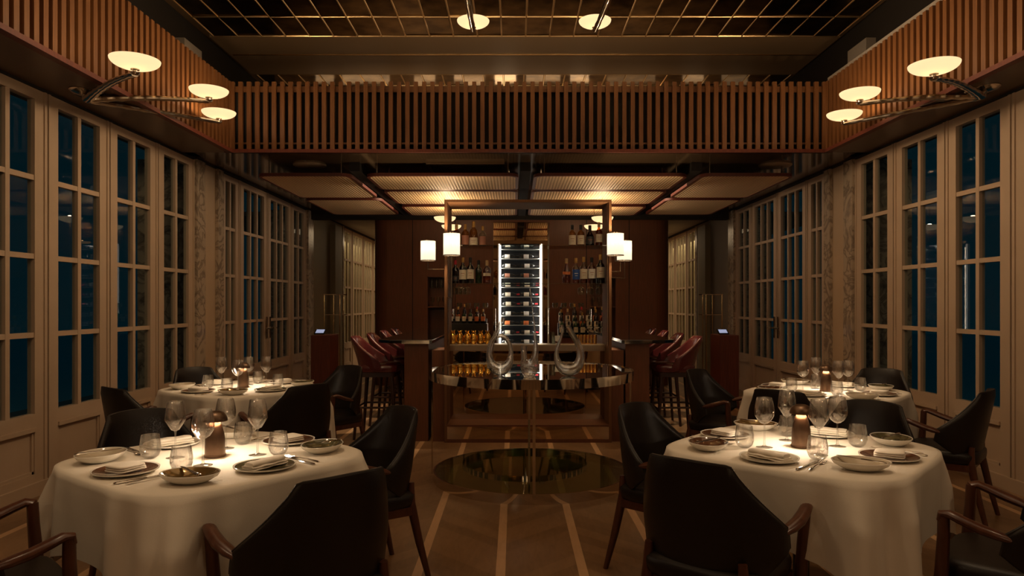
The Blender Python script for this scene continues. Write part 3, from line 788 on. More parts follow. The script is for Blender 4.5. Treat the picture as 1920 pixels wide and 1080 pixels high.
def mk_tumbler():
    pr = [(.001, 0), (.022, .0), (.034, .012), (.0415, .035), (.0405, .06), (.0345, .098)]
    inn = [(max(r-.0015, .001), z+(.004 if i < 2 else 0)) for i, (r, z) in enumerate(pr)]
    return tag(obj('stemless_tumbler', MB().shell(pr+inn[::-1], 32), 'stemware', ang=60), '', 'glass', 'stemless tumblers on the laid tables')
TUM = Kit(mk_tumbler)
def mk_fork():
    m = MB(); z = .004
    m.tube([(-.10, 0, z), (-.085, 0, z+.001), (-.03, 0, z+.004), (.02, 0, z+.003), (.045, 0, z)], [.005, .0075, .0035, .003, .006], 8, flat=(1, .35))
    m.tube([(.045, 0, z), (.055, 0, z-.001), (.066, 0, z)], [.006, .012, .011], 8, flat=(1, .14))
    for i in range(4): m.tube([(.062, -.0095+i*.0063, z), (.085, -.0095+i*.0063, z-.001), (.105, -.0095+i*.0063, z+.003)], [.0018, .0018, .0009], 6)
    return tag(obj('table_fork', m, 'cutlery_steel'), '', 'fork')
def mk_knife(L=.115, nm='table_knife'):
    def f():
        m = MB(); z = .0045
        m.tube([(-L, 0, z), (-L*.9, 0, z), (-L*.4, 0, z), (-.005, 0, z), (0, 0, z)], [.004, .008, .0065, .0055, .004], 10, flat=(1, .55))
        bl = [(0, -.004), (.03, -.0065), (L*.7, -.0085), (L*.95, -.004), (L, .003), (L*.9, .005), (0, .005)]
        m.prism(bl, z-.001, z+.001)
        return tag(obj(nm, m, 'cutlery_steel'), '', 'knife')
    return f
FORK, KNIFE, BUTTER = Kit(mk_fork), Kit(mk_knife()), Kit(mk_knife(.095, 'butter_knife'))
def mk_tlamp():
    t = thing('table_lamp', '', 'lamp', group='small bronze mushroom lamps')
    obj('lamp_body', MB().lathe([(.042, 0), (.044, .003), (.044, .009), (.041, .010), (.0405, .03), (.040, .07), (.036, .10), (.029, .125), (.021, .143), (.017, .147)], 36), 'bronze', t)
    obj('light_source', MB().lathe([(.010, .146), (.012, .152), (.012, .158), (0, .160)], 20), 'bulb_glow', t)
    obj('cap', MB().shell([(.0475, .150), (.050, .150), (.0495, .160), (.045, .172), (.036, .183), (.022, .190), (.001, .193), (.001, .189), (.020, .186), (.034, .179), (.043, .168), (.0465, .158), (.0475, .150)], 36), 'bronze', t)
    return t
TLAMP = Kit(mk_tlamp)
PLK = {'front left': {'-a': ('brown_glaze', 'S'), '-b': ('moss_glaze', 'R'), '+a': ('brown_glaze', 'S'), '+b': ('cream_glaze', 'R')},
       'front right': {'-a': ('cream_glaze', 'R'), '-b': ('brown_glaze', 'S'), '+a': ('cream_glaze', 'R'), '+b': ('brown_glaze', 'S')}}
PLK['back left'] = PLK['front left']; PLK['back right'] = PLK['front right']
BWK = {'front left': {'-a': 'cream_glaze', '-b': 'gold_glaze', '+a': 'moss_glaze', '+b': 'cream_glaze'},
       'front right': {'-a': 'brown_glaze', '-b': 'cream_glaze', '+a': 'moss_glaze', '+b': 'gold_glaze'}}
BWK['back left'] = BWK['front left']; BWK['back right'] = BWK['front right']
GN = {'brown_glaze': 'brown-faced', 'moss_glaze': 'dark mottled', 'cream_glaze': 'cream', 'gold_glaze': 'gold-lined'}
CN = {'-a': 'left', '-b': 'front', '+a': 'right', '+b': 'back'}         # corner of the table each bowl stands at, as seen
QN = {(-1, -1): 'in front of', (-1, 1): 'left of', (1, 1): 'behind', (1, -1): 'right of'}
for ti, (nm, c, ang) in enumerate(TABLES):
    r0 = math.radians(ang)
    table.put((c[0], c[1], 0), r0, 'wooden table hidden under the white cloth, %s' % nm)
    co = obj('tablecloth', cloth_mesh(ti+2), 'linen', loc=(c[0], c[1], 0), rz=r0, ang=80)
    tag(co, 'white linen cloth draped over the %s table' % nm, 'tablecloth', 'white tablecloths')
    TLAMP.put((c[0], c[1], ZC), 0, 'bronze mushroom lamp glowing on the %s table' % nm)
    lamp('POINT', 'table_lamp_light', (c[0], c[1], ZC+.155), 13, (1, .78, .55), .026)
    rg = random.Random(ti)
    for si, (k, (sa, sb)) in enumerate(SE.items()):
        fa, fb = -sa, -sb                     # facing direction in table frame
        def sp(fwd, left):                    # seat frame: forward from the seat, left of the diner
            return tl(c, ang, sa*.5+fa*fwd-fb*left, sb*.5+fb*fwd+fa*left)
        rs = r0+math.atan2(fb, fa)
        g, kind = PLK[nm][k]
        x, y = sp(.14, 0); PLATES[g].put((x, y, ZC), rs, '%s dinner plate with napkin at the %s place of the %s table' % (GN[g], PL[k], nm), 'dinner plates on the laid tables')
        if kind == 'R': ROLL.put((x, y, ZC+.006), rs+PI/2+rg.uniform(-.3, .3), 'rolled white napkin on the %s plate of the %s table' % (PL[k], nm), 'folded napkins')
        else: SQ.put((x, y, ZC+.006), rs+rg.uniform(-.3, .3), 'square folded white napkin on the %s plate of the %s table' % (PL[k], nm), 'folded napkins')
        x, y = sp(.155, -.185); FORK.put((x, y, ZC), rs+.05, 'steel fork beside the %s plate of the %s table' % (PL[k], nm), 'forks on the laid tables')
        x, y = sp(.145, -.155); KNIFE.put((x, y, ZC), rs-.04, 'steel knife beside the %s plate of the %s table' % (PL[k], nm), 'knives on the laid tables')
        g2 = BWK[nm][k]; x, y = sp(.17, .285)
        BOWLS[g2].put((x, y, ZC), rs+.5, '%s side bowl at the %s corner of the %s table' % (GN[g2], CN[k], nm), 'side bowls on the laid tables')
        kb = BUTTER.put((x, y, ZC+.037), rs-.15, 'butter knife across the %s side bowl of the %s table' % (CN[k], nm), 'butter knives across the side bowls')
    for qi, ((qa, qb), w) in enumerate(QN.items()):
        x, y = tl(c, ang, qa*.118+rg.uniform(-.01, .01), qb*.115+rg.uniform(-.01, .01))
        WG[qi % 2 if ti % 2 == 0 else (qi+1) % 2].put((x, y, ZC), 0, 'wine glass %s the lamp on the %s table' % (w, nm))
        x, y = tl(c, ang, qa*.20+qb*.02, qb*.165+qa*-.02)
        TUM.put((x, y, ZC), 0, 'stemless tumbler %s the wine glasses and lamp, %s table' % (w, nm))

# ------------------------------------------------------------------ round mirror table with decanters
MC = (.138, 5.66)
t = thing('display_table', 'round glass display table with chrome rims and legs before the bottle shelves', 'table', (*MC, 0))
R1 = .817
obj('glass_top', MB().lathe([(R1-.012, .862), (R1-.012, .872)], 96), 'table_glass', t)
obj('rim', MB().lathe([(R1-.012, .805), (R1, .805), (R1, .875), (R1-.012, .875)], 96, close=True), 'chrome', t)
obj('lower_glass', MB().lathe([(.775, .060), (.775, .072)], 96), 'green_glass', t)
obj('lower_rim', MB().lathe([(.775, .0), (.787, .0), (.787, .074), (.775, .074)], 96, close=True), 'chrome', t)
for a in (0, 90, 180, 270):
    ar = math.radians(a-90); x, y = .800*math.cos(ar), .800*math.sin(ar)
    m = MB().box(-.006, .006, -.010, .010, .03, .86, T_((x, y, 0), ar)); obj('leg', m, 'chrome', t)

def decanter_u(pts, rad, name, label, x, y, extra=None):
    o = MB(); o.tube(pts, rad, 20, caps=False)
    r2 = [max(r-.003, .001) for r in rad]; o.tube(pts, r2, 20, caps=False)
    ob = obj(name, o, 'crystal', loc=(x, y, .872), ang=80)
    return tag(ob, label, 'decanter', 'glass decanters on the display table')
def ring(cx, cz, rx, rz, a0, a1, n): return [(cx+rx*math.cos(math.radians(a0+(a1-a0)*i/n)), 0, cz+rz*math.sin(math.radians(a0+(a1-a0)*i/n))) for i in range(n+1)]
DY = 5.15
# left: a closed loop with the neck leaning up to the right
p = ring(0, .170, .082, .125, 95, 455, 44); n = len(p)
rd = [.012+.034*max(0, math.sin(math.radians(125+(305)*i/(n-1))-PI)*1.0)**.8 if False else 0 for i in range(n)]
rd = []
for i in range(n):
    a = math.radians(95+360*i/(n-1)); rd.append(.016+.030*max(0, -math.sin(a))**1.2)
neck = [(p[-1][0]-.02, .012, p[-1][2]+.012)]
decanter_u(p, rd, 'decanter', 'looped glass decanter, leftmost on the round display table', -.105, DY)
d1 = bpy.context.scene.objects['decanter'] if 'decanter' in S.objects else None
nk = MB(); npt = [(-.062, .0, .06), (-.078, -.005, .16), (-.055, -.012, .25), (-.012, -.015, .34), (.030, -.012, .425)]; nr = [.032, .024, .019, .016, .019]
nk.tube(npt, nr, 18, caps=False); obj('neck', nk, 'crystal', d1, ang=80)
# middle: low cup swelling into a very tall thin neck
cp = MB().shell([(.001, .002), (.034, .003), (.050, .03), (.058, .075), (.056, .11), (.052, .125)], 28, Matrix.Diagonal((1.15, 1, 1, 1)))
d2 = tag(obj('decanter', cp, 'crystal', loc=(.112, DY-.05, .872), ang=80), 'low glass decanter with one very tall thin neck', 'decanter', 'glass decanters on the display table')
hn = MB(); hn.tube([(-.036, 0, .11), (-.042, 0, .17), (-.040, 0, .225)], [.024, .021, .022], 20, caps=False)
hn.tube([(-.036, 0, .11), (-.042, 0, .17), (-.040, 0, .225)], [.021, .018, .019], 20, caps=False)
obj('short_neck', hn, 'crystal', d2, ang=80)
tn = MB(); tn.tube([(.030, 0, .10), (.044, 0, .17), (.045, 0, .24), (.036, 0, .36), (.020, 0, .50), (.004, 0, .64)], [.030, .024, .014, .007, .0055, .0065], 16, caps=False)
obj('tall_neck', tn, 'crystal', d2, ang=80)
# right: lyre shape, open at the top
p = ring(0, .15, .080, .13, 140, 400, 36); n = len(p); rd = []
p = [(-.050, 0, .375), (-.045, 0, .33), (-.058, 0, .27), (-.083, 0, .20), (-.088, 0, .14), (-.070, 0, .085), (-.035, 0, .052), (.01, 0, .046), (.055, 0, .062), (.083, 0, .11), (.088, 0, .17), (.066, 0, .24), (.030, 0, .30), (-.005, 0, .36)]
rd = [.012, .010, .010, .013, .019, .030, .042, .046, .042, .034, .027, .023, .020, .021]
def smooth(p, r, k=4):
    q = []; rr = []; n = len(p)
    for i in range(n-1):
        p0, p1, p2, p3 = [Vector(p[max(0, min(n-1, j))]) for j in (i-1, i, i+1, i+2)]
        for s_ in range(k):
            u = s_/k
            q.append(.5*((2*p1)+(p2-p0)*u+(2*p0-5*p1+4*p2-p3)*u*u+(3*p1-p0-3*p2+p3)*u**3)); rr.append(r[i]+(r[i+1]-r[i])*u)
    q.append(Vector(p[-1])); rr.append(r[-1]); return q, rr
p, rd = smooth(p, rd)
decanter_u(p, rd, 'decanter', 'lyre-shaped glass decanter, rightmost on the round display table', .40, DY)

# ------------------------------------------------------------------ bottle shelf unit (open box on a mirrored base)
BX0, BX1, BY0, BY1, BZ = -.705, .985, 7.07, 7.60, 2.455
t = thing('bottle_shelf_unit', 'tall open wooden shelf unit with glass shelves and mirrored lower half', 'shelf', (CX+.01, BY0, 0))
ox, oy = -(CX+.01), -BY0
m = MB(); th = .028
m.box(BX0, BX0+th, BY0, BY1, .0, BZ); m.box(BX1-th, BX1, BY0, BY1, .0, BZ); m.box(BX0+th, BX1-th, BY0, BY1, BZ-th, BZ)
for v in m.v: pass
def off(mb, dx, dy): mb.v = [(a+dx, b+dy, c) for a, b, c in mb.v]; return mb
bevel(obj('frame', off(m, ox, oy), 'frame_wood', t, flat=True), .003)
m = MB().box(BX0+th, BX1-th, BY0+.28, BY1, .905, .975); bevel(obj('steel_counter', off(m, ox, oy), 'steel', t, flat=True), .004)
m = MB().box(BX0+th, BX1-th, BY0+.36, BY0+.38, .17, .905); obj('mirror_panel', off(m, ox, oy), 'mirror_brown', t, flat=True)
m = MB(); m.box(BX0+th, BX1-th, BY0, BY0+.36, .160, .178); m.box(BX0+th, BX1-th, BY0, BY0+.02, .0, .035); m.box(BX0+th, BX1-th, BY0+.015, BY0+.35, .0, .16)
obj('plinth', off(m, ox, oy), 'mahogany', t, flat=True)
m = MB().box(BX0+th, BX1-th, BY0+.004, BY0+.012, .035, .160); obj('plinth_mirror', off(m, ox, oy), 'mirror_brown', t, flat=True)
for z in (2.0, 1.612):
    m = MB().box(BX0+th, BX1-th, BY0+.05, BY1-.03, z-.008, z); obj('glass_shelf', off(m, ox, oy), 'shelf_glass', t, flat=True)
for a_, b_ in ((-.835, BX0-.002), (BX1+.002, 1.115)): obj('side_cheek', off(MB().box(a_, b_, BY0+.06, BY0+.50, 0, .93), ox, oy), 'mahogany', t, flat=True)
m = MB()
for x in (BX0+th+.006, BX1-th-.006): m.tube([(x, BY0+.04, .98), (x, BY0+.04, 2.42)], .005, 8)
obj('chrome_rail', off(m, ox, oy), 'chrome', t)

# bar counters either side
def counter(s):
    X = lambda v: CX+s*v
    side = 'left' if s < 0 else 'right'
    t = thing('bar_counter', 'mahogany bar counter with black glass top, %s of the shelf unit' % side, 'counter', (X(1.15), 7.2, 0), group='bar counters either side of the shelf unit')
    o_ = lambda mb: off(mb, -X(1.15), -7.2)
    m = MB().box(X(1.005), X(1.25), 7.14, 10.7, 0, .995); bevel(obj('wooden_body', o_(m), 'mahogany', t, flat=True), .004)
    m = MB().prism(([(X(.96), 7.10), (X(1.40), 7.10), (X(1.53), 7.22), (X(1.53), 10.75), (X(.96), 10.75)])[::1 if s > 0 else -1], 1.0, 1.035)
    bevel(obj('countertop', o_(m), 'black_glass', t, flat=True), .004)
    m = MB().box(X(.99), X(1.27), 7.095, 7.10, .996, 1.03); obj('steel_edge', o_(m), 'chrome', t, flat=True)
    m = MB(); m.tube([(X(1.28), 7.2, .24), (X(1.28), 10.6, .24)], .015, 10); obj('foot_rail', o_(m), 'brass', t)
    return t
counter(-1); counter(1)

# stools
def stoolP(s, t):
    a = abs(s); sg = 1 if s >= 0 else -1
    zt = 1.06-.02*a*a-(.20*max(0, (a-.55)/.45)**1.1)
    zb = .70+.0*a
    z = zb+(zt-zb)*t; h = (z-.7)/.36
    x = sg*(.215+.01*h)*math.sin(a*1.45)/math.sin(1.45)
    y = -.185-.10*h**1.5+.27*a**2.6*(1-.35*h)
    return (x, y, z)
def make_stool():
    t = thing('bar_stool', '', 'stool', group='burgundy bar stools along the counters')
    m = MB(); cushion(m, -.215, .215, -.20, .225, .69, .775, crown=.018); obj('seat', m, 'burgundy_leather', t, ang=60)
    sh, e = shell_back(stoolP, 30, 12, .035); obj('backrest', sh, 'burgundy_leather', t, ang=60)
    m = MB(); m.prism(rrect(-.20, .20, -.19, .20, .04), .645, .692); obj('seat_frame', m, 'stool_wood', t)
    for sx in (-1, 1):
        for sy in (-1, 1):
            l = MB(); l.tube([(sx*.175, sy*.165, .66), (sx*.215, sy*.215, 0)], [.023, .014], 10); obj('leg', l, 'stool_wood', t)
    m = MB()
    z = .30; q = .195
    m.tube([(-q, -q, z+.03), (q, -q, z+.03)], .011, 8); m.tube([(-q, -q, z+.03), (-q, q, z+.03)], .011, 8); m.tube([(q, -q, z+.03), (q, q, z+.03)], .011, 8)
    obj('stretcher', m, 'stool_wood', t)
    m = MB().box(-q, q, q-.012, q+.012, z-.012, z+.012); obj('footrest', m, 'chrome', t, label='polished metal footrest')
    return t
stool = Kit(make_stool)
nth = ['nearest', 'second', 'third', 'fourth']
for s, side in ((-1, 'left'), (1, 'right')):
    for i, y in enumerate((7.42, 8.22, 9.02, 9.82)):
        stool.put((CX+s*1.56, y, 0), face(-s, 0)+random.uniform(-.05, .05), '%s burgundy leather bar stool along the %s bar counter' % (nth[i], side))

# ------------------------------------------------------------------ back bar: panelled wall with wine tower
WB = 12.0
def wallbar():
    m = MB(); y0, y1 = WB, WB+.08; x0, x1 = -2.18, 2.44; z1 = 2.86
    nl, nr, fl, fr = (-1.50, -1.02), (1.28, 1.76), -.36, .60
    zs0, zs1 = .86, 1.88
    m.box(x0, nl[0], y0, y1, 0, z1); m.box(nl[1], fl, y0, y1, 0, z1); m.box(fr, nr[0], y0, y1, 0, z1); m.box(nr[1], x1, y0, y1, 0, z1)
    for a, b in (nl, nr):
        m.box(a, b, y0, y1, 0, zs0); m.box(a, b, y0, y1, zs1, z1)
        m.box(a, b, y0+.30, y0+.34, zs0, zs1); m.box(a, a+.02, y0, y0+.3, zs0, zs1); m.box(b-.02, b, y0, y0+.3, zs0, zs1); m.box(a, b, y0, y0+.3, zs1-.02, zs1); m.box(a, b, y0, y0+.3, zs0, zs0+.02)
        m.box(a, b, y0+.02, y0+.3, 1.34, 1.36)
    m.box(fl, fr, y0, y1, 2.80, z1)
    # side returns with rounded corners
    for s, x in ((-1, x0), (1, x1)):
        cx = x-s*.0; pts = arc(x, y0+.25, .25, 270, 180 if s < 0 else 360, 8)
        if s < 0: poly = pts+[(x-.25, 15.2), (x, 15.2)]
        else: poly = pts+[(x+.25, 15.2), (x, 15.2)]
        if s < 0: poly = poly[::-1]
        m.prism(poly, 0, z1)
    struct('wall_bar', m, 'mahogany', ang=30)
    g = MB()
    for x in (-1.74, -1.01, 1.24, 1.97): g.box(x-.006, x+.006, y0-.003, y0, 0, z1)
    struct('trim_31', g, 'dark_void', flat=True)
    struct('ceiling_bar_cabinet', MB().box(x0-.25, x1+.25, y0, 15.2, z1, z1+.03), 'mahogany', flat=True)
wallbar()
# wine tower
fx0, fx1 = -.285, .50; fz0, fz1 = .70, 2.78
t = thing('wine_fridge', 'tall lit glass-fronted wine fridge full of lying bottles', 'wine fridge', (.1075, WB-.02, 0))
o_ = lambda mb: off(mb, -.1075, -(WB-.02))
m = MB(); m.box(fx0-.07, fx0, WB-.03, WB+.5, 0, fz1+.02); m.box(fx1, fx1+.07, WB-.03, WB+.5, 0, fz1+.02); m.box(fx0, fx1, WB-.03, WB+.5, 0, fz0-.02); m.box(fx0, fx1, WB-.02, WB+.5, 2.43, fz1+.02)
obj('mirrored_casing', o_(m), 'mirror_brown', t, flat=True)
m = MB().box(fx0, fx1, WB+.42, WB+.45, fz0, 2.44); obj('back_panel', o_(m), 'fridge_inside', t, flat=True)
for x in (fx0+.03, fx1-.03):
    m = MB().box(x-.010, x+.010, WB-.012, WB+.03, fz0, 2.43); obj('light_strip', o_(m), 'led', t, flat=True, label='white lit strip beside the bottles')
    m = MB().box(x-.03, x+.03, WB+.0, WB+.05, fz0, 2.43); obj('steel_upright', o_(m), 'steel', t, flat=True)
SH = [1.4-(v-570)*(WB+.05)/F for v in (467.4, 485, 502.6, 520.6, 538.5, 556.3, 574, 592, 609.6, 627.4, 645)]
for z in SH:
    m = MB().box(fx0+.05, fx1-.05, WB+.0, WB+.38, z-.009, z); obj('bottle_shelf', o_(m), 'shelf_edge', t, flat=True)
lamp('AREA', 'fridge_light', (.1075, WB-.005+.03, 2.40), .5, (1, .93, .82), .5, sy=.05)
lamp('AREA', 'fridge_strip_light', (fx0+.055, WB-.015, 1.55), 4.5, (1, .93, .82), .03, rot=(PI/2, 0, -PI/4), sy=1.65)
lamp('AREA', 'fridge_strip_light', (fx1-.055, WB-.015, 1.55), 4.5, (1, .93, .82), .03, rot=(PI/2, 0, PI/4), sy=1.65)

def bottle_profile(kind):
    return {'wine': [(.001, 0), (.034, 0), (.037, .006), (.037, .19), (.034, .205), (.018, .228), (.0145, .235), (.0145, .30), (.001, .30)],
            'whisky': [(.001, 0), (.036, 0), (.039, .005), (.039, .155), (.036, .175), (.020, .195), (.014, .205), (.0135, .25), (.001, .25)],
            'square': [(.001, 0), (.038, 0), (.040, .006), (.040, .14), (.037, .158), (.017, .175), (.014, .182), (.014, .215), (.001, .215)],
            'cognac': [(.001, 0), (.036, 0), (.044, .02), (.044, .07), (.034, .13), (.018, .18), (.013, .20), (.013, .25), (.001, .25)],
            'round': [(.001, 0), (.035, 0), (.043, .01), (.045, .06), (.040, .11), (.020, .145), (.014, .155), (.014, .195), (.001, .195)]}[kind]
def make_bottle(kind, glass, label, cap, lz=(.04, .13), seg=24):
    t = thing('bottle', '', 'bottle')
    pr = bottle_profile(kind); obj('glass_body', MB().lathe(pr, seg), glass, t, ang=50)
    ht = pr[-1][1]; R = max(r for r, z in pr)
    obj('stopper', MB().lathe([(.0155, ht-.028), (.0165, ht-.024), (.0165, ht+.022), (.013, ht+.026), (.001, ht+.026)], 16), cap, t)
    if label:
        def fn(u, v): a = -PI/2-1.15+2.3*u; return ((R+.0012)*math.cos(a), (R+.0012)*math.sin(a), lz[0]+(lz[1]-lz[0])*v)
        lb = obj('label_paper', MB().grid(fn, 14, 1), label, t)
        def f2(u, v): a = -PI/2-.5+1.0*u; return ((R+.0022)*math.cos(a), (R+.0022)*math.sin(a), lz[0]+(lz[1]-lz[0])*(.58+.06*v))
        def f3(u, v): a = -PI/2-.35+.7*u; return ((R+.0022)*math.cos(a), (R+.0022)*math.sin(a), lz[0]+(lz[1]-lz[0])*(.36+.04*v))
        obj('printed_mark', MB().grid(f2, 6, 1).grid(f3, 6, 1), 'pink_label' if label != 'blue_label' else 'white_label', lb)
    return t
def place(kind, glass, label, cap, x, y, z, text, group, lz=(.04, .13), sc=1.0, seg=24):
    b = make_bottle(kind, glass, label, cap, lz, seg); b.location = (x, y, z); b.scale = (sc, sc, sc); tag(b, text, 'bottle', group)
GS = 'bottles on the upper glass shelf'; GL = 'bottles on the lower glass shelf'
xu = lambda u, y: (u-964)*y/F
YS = 7.34
for u, k, g, l, c, tx, lz, sc in (
    (856, 'square', 'amber_glass', None, 'gold_cap', 'unlabelled amber bottle half behind the left sconce', (0, 0), .98),
    (872.5, 'square', 'pale_amber_glass', 'pink_label', 'gold_cap', 'pale bottle with brown label, second from left on upper shelf', (.02, .12), .98),
    (888, 'square', 'pale_amber_glass', 'paper_label', 'gold_cap', 'tall golden bottle with low cream label, upper shelf left group', (.015, .085), 1.10),
    (905, 'square', 'clear_bottle_glass', 'pink_label', 'gold_cap', 'clear bottle with dark brown label nearest the fridge, upper left', (.02, .12), .9),
    (1073, 'square', 'pale_amber_glass', 'paper_label', 'black_cap', 'bottle with cream label nearest the fridge, upper right group', (.02, .125), .95),
    (1089, 'square', 'pale_amber_glass', 'paper_label', 'black_cap', 'second bottle from the fridge in the upper right group', (.025, .125), .95),
    (1106, 'round', 'dark_bottle_glass', 'black_label', 'black_cap', 'round dark bottle with black label on the upper right shelf', (.03, .10), 1.02),
    (1123, 'whisky', 'amber_glass', 'paper_label', 'cork', 'tall amber bottle with cork beside the right post, upper shelf', (.05, .14), .93)):
    place(k, g, l, c, xu(u, YS), YS, 2.0, tx, GS, lz, sc)
for u, k, g, l, c, tx, lz, sc in (
    (854, 'whisky', 'dark_bottle_glass', 'black_label', 'red_cap', 'dark bottle beside the left post on the lower shelf', (.03, .09), .9),
    (868, 'whisky', 'dark_bottle_glass', 'paper_label', 'gold_cap', 'dark bottle with gold cap and tall cream label, lower left', (.045, .145), 1.0),
    (882, 'whisky', 'dark_bottle_glass', 'paper_label', 'black_cap', 'broad dark bottle with black cap and cream label, lower left', (.05, .15), 1.0),
    (897.5, 'whisky', 'green_bottle_glass', None, 'black_cap', 'green glass bottle on the lower shelf', (0, 0), .9),
    (913, 'square', 'amber_glass', 'paper_label', 'cork', 'amber bottle with cork and small cream label, lower left', (.08, .11), 1.02),
    (1062, 'cognac', 'amber_glass', 'orange_label', 'cork', 'pear-shaped amber bottle with cork nearest the fridge, lower right', (.10, .13), .96),
    (1080, 'whisky', 'amber_glass', 'blue_label', 'gold_cap', 'bottle with bright blue label on the lower right shelf', (.045, .15), .98),
    (1094.5, 'whisky', 'amber_glass', 'paper_label', 'gold_cap', 'amber bottle with cream label right of the blue-labelled one', (.05, .15), 1.02),
    (1109.5, 'whisky', 'amber_glass', 'white_label', 'black_cap', 'amber bottle with split white label on the lower right shelf', (.055, .155), 1.0),
    (1126, 'whisky', 'dark_bottle_glass', 'paper_label', 'gold_cap', 'tallest bottle with cream label beside the right post, lower shelf', (.055, .155), 1.12)):
    place(k, g, l, c, xu(u, YS), YS, 1.612, tx, GL, lz, sc)

# wine bottles lying in the fridge, two to a shelf
LB = ['white_label', 'white_label', 'white_label', 'pink_label', 'paper_label', 'paper_label', 'paper_label', 'white_label', 'orange_label', 'paper_label', 'white_label']
ordn = ['top', 'second', 'third', 'fourth', 'fifth', 'sixth', 'seventh', 'eighth', 'ninth', 'tenth', 'lowest']
prot = {}
for i, z in enumerate(SH):
    for j in range(2):
        lab = LB[i]; key = lab
        if key not in prot:
            b = thing('wine_bottle', '', 'bottle'); R = Matrix.Rotation(PI/2, 4, 'Y')
            obj('glass_body', MB().lathe(bottle_profile('wine'), 20, R), 'wine_dark', b, ang=50)
            def fn(u, v): a = -PI/2-1.2+2.4*u; return R @ Vector((.0385*math.cos(a), .0385*math.sin(a), .055+.09*v))
            obj('label_paper', MB().grid(fn, 14, 1), lab, b)
            obj('capsule', MB().lathe([(.0155, .25), (.0155, .303), (.001, .303)], 14, R), 'red_cap' if lab == 'paper_label' else 'black_cap', b)
            prot[key] = b; nb = b
        else:
            nb = dup(prot[key], (0, 0, 0), 0, '')
        nb.location = (fx0+.075+j*.325+random.uniform(-.01, .01), WB+.08, z+.0395)
        tag(nb, 'wine bottle lying %s on the %s shelf of the wine fridge' % (['left', 'right'][j], ordn[i]), 'bottle', 'wine bottles in the fridge')

# back counters with spirits, glasses, gold mugs and small racks
for s, side in ((-1, 'left'), (1, 'right')):
    x0, x1 = (CX-1.30, CX-.40) if s < 0 else (CX+.50, CX+1.38)
    c_ = thing('back_counter', 'dark back counter %s of the wine fridge' % side, 'counter', ((x0+x1)/2, 11.2, 0), group='back counters')
    mm = MB().box(-(x1-x0)/2, (x1-x0)/2, -.40, .45, 0, .88); obj('cabinet', mm, 'red_mahogany', c_, flat=True)
    mm = MB().box(-(x1-x0)/2-.01, (x1-x0)/2+.01, -.42, .46, .88, .90); obj('countertop', mm, 'black_glass', c_, flat=True)
    r_ = thing('glass_rack', 'thin-framed rack with glasses on top, %s of the wine fridge' % side, 'rack', (CX+s*.78, 11.45, .90), group='thin-framed racks')
    mm = MB(); w, zt = .34, .42
    for sx in (-1, 1):
        for sy in (-1, 1): mm.tube([(sx*w, sy*.12, 0), (sx*w, sy*.12, zt)], .006, 6)
    obj('rack_frame', mm, 'satin_chrome', r_)
    obj('rack_top', MB().box(-w, w, -.12, .12, zt, zt+.012), 'mahogany', r_, flat=True)
    for k in range(4):
        xg = CX+s*.78+(-.24+k*.14)
        g = obj('rocks_glass', MB().shell([(.001, .004), (.03, .004), (.045, .03), (.043, .085), (.0415, .085), (.042, .03), (.028, .01)], 24), 'clear_bottle_glass', loc=(xg, 11.4, .90+.433))
        tag(g, 'clear cut glass on the rack %s of the wine fridge' % side, 'glass', 'cut glasses on the %s rack' % side)
    for k in range(5):
        xg = CX+s*(1.18+.10*k) if k < 3 else CX+s*(1.18+.1*(k-3)); yg = WB+.12+(.1 if k > 2 else 0)
        g = obj('hanging_glass', MB().shell([(.001, 0), (.018, -.004), (.036, -.05), (.036, -.14), (.030, -.17)], 20), 'clear_bottle_glass', loc=(CX+s*(1.22+.085*k), WB+.14, 1.852))
        tag(g, 'tall clear glass hanging in the %s wall niche' % side, 'glass', 'glasses hung in the %s niche' % side)
    for k in range(4):
        g = obj('goblet', MB().lathe([(.03, 0), (.006, .008), (.005, .06), (.03, .09), (.034, .13), (.028, .16)], 20), 'clear_bottle_glass', loc=(CX+s*(1.24+.1*k), WB+.14, 1.362))
        tag(g, 'clear goblet on the middle shelf of the %s wall niche' % side, 'glass', 'goblets in the %s niche' % side)
kinds = [('whisky', 'amber_glass', 'white_label', 'red_cap'), ('wine', 'dark_bottle_glass', 'paper_label', 'gold_cap'), ('square', 'clear_bottle_glass', 'paper_label', 'cork'),
         ('whisky', 'green_bottle_glass', 'paper_label', 'black_cap'), ('round', 'clear_bottle_glass', 'white_label', 'black_cap'), ('cognac', 'dark_bottle_glass', 'orange_label', 'gold_cap')]
kp = {}
rg = random.Random(11)
stp = thing('bottle_step', 'stepped dark stand holding the spirit bottles on the right counter', 'stand', (1.08, 11.1, .90))
for i in range(3): obj('step', MB().box(-.38, .38, -.13+i*.11, -.13+(i+1)*.11, 0, .001+.09*i+.012), 'black_plastic', stp, flat=True)
lc = tag(obj('black_cabinet', MB().box(-.32, .32, -.2, .2, 0, .19), 'black_plastic', loc=(-.74, 11.1, .90), flat=True), 'low black cabinet on the left back counter under the bottles', 'cabinet')
stp2 = dup(stp, (-.74, 11.1, 1.09), 0, 'stepped dark stand holding the spirit bottles above the left counter')
stp2.scale = (.8, 1, .4)
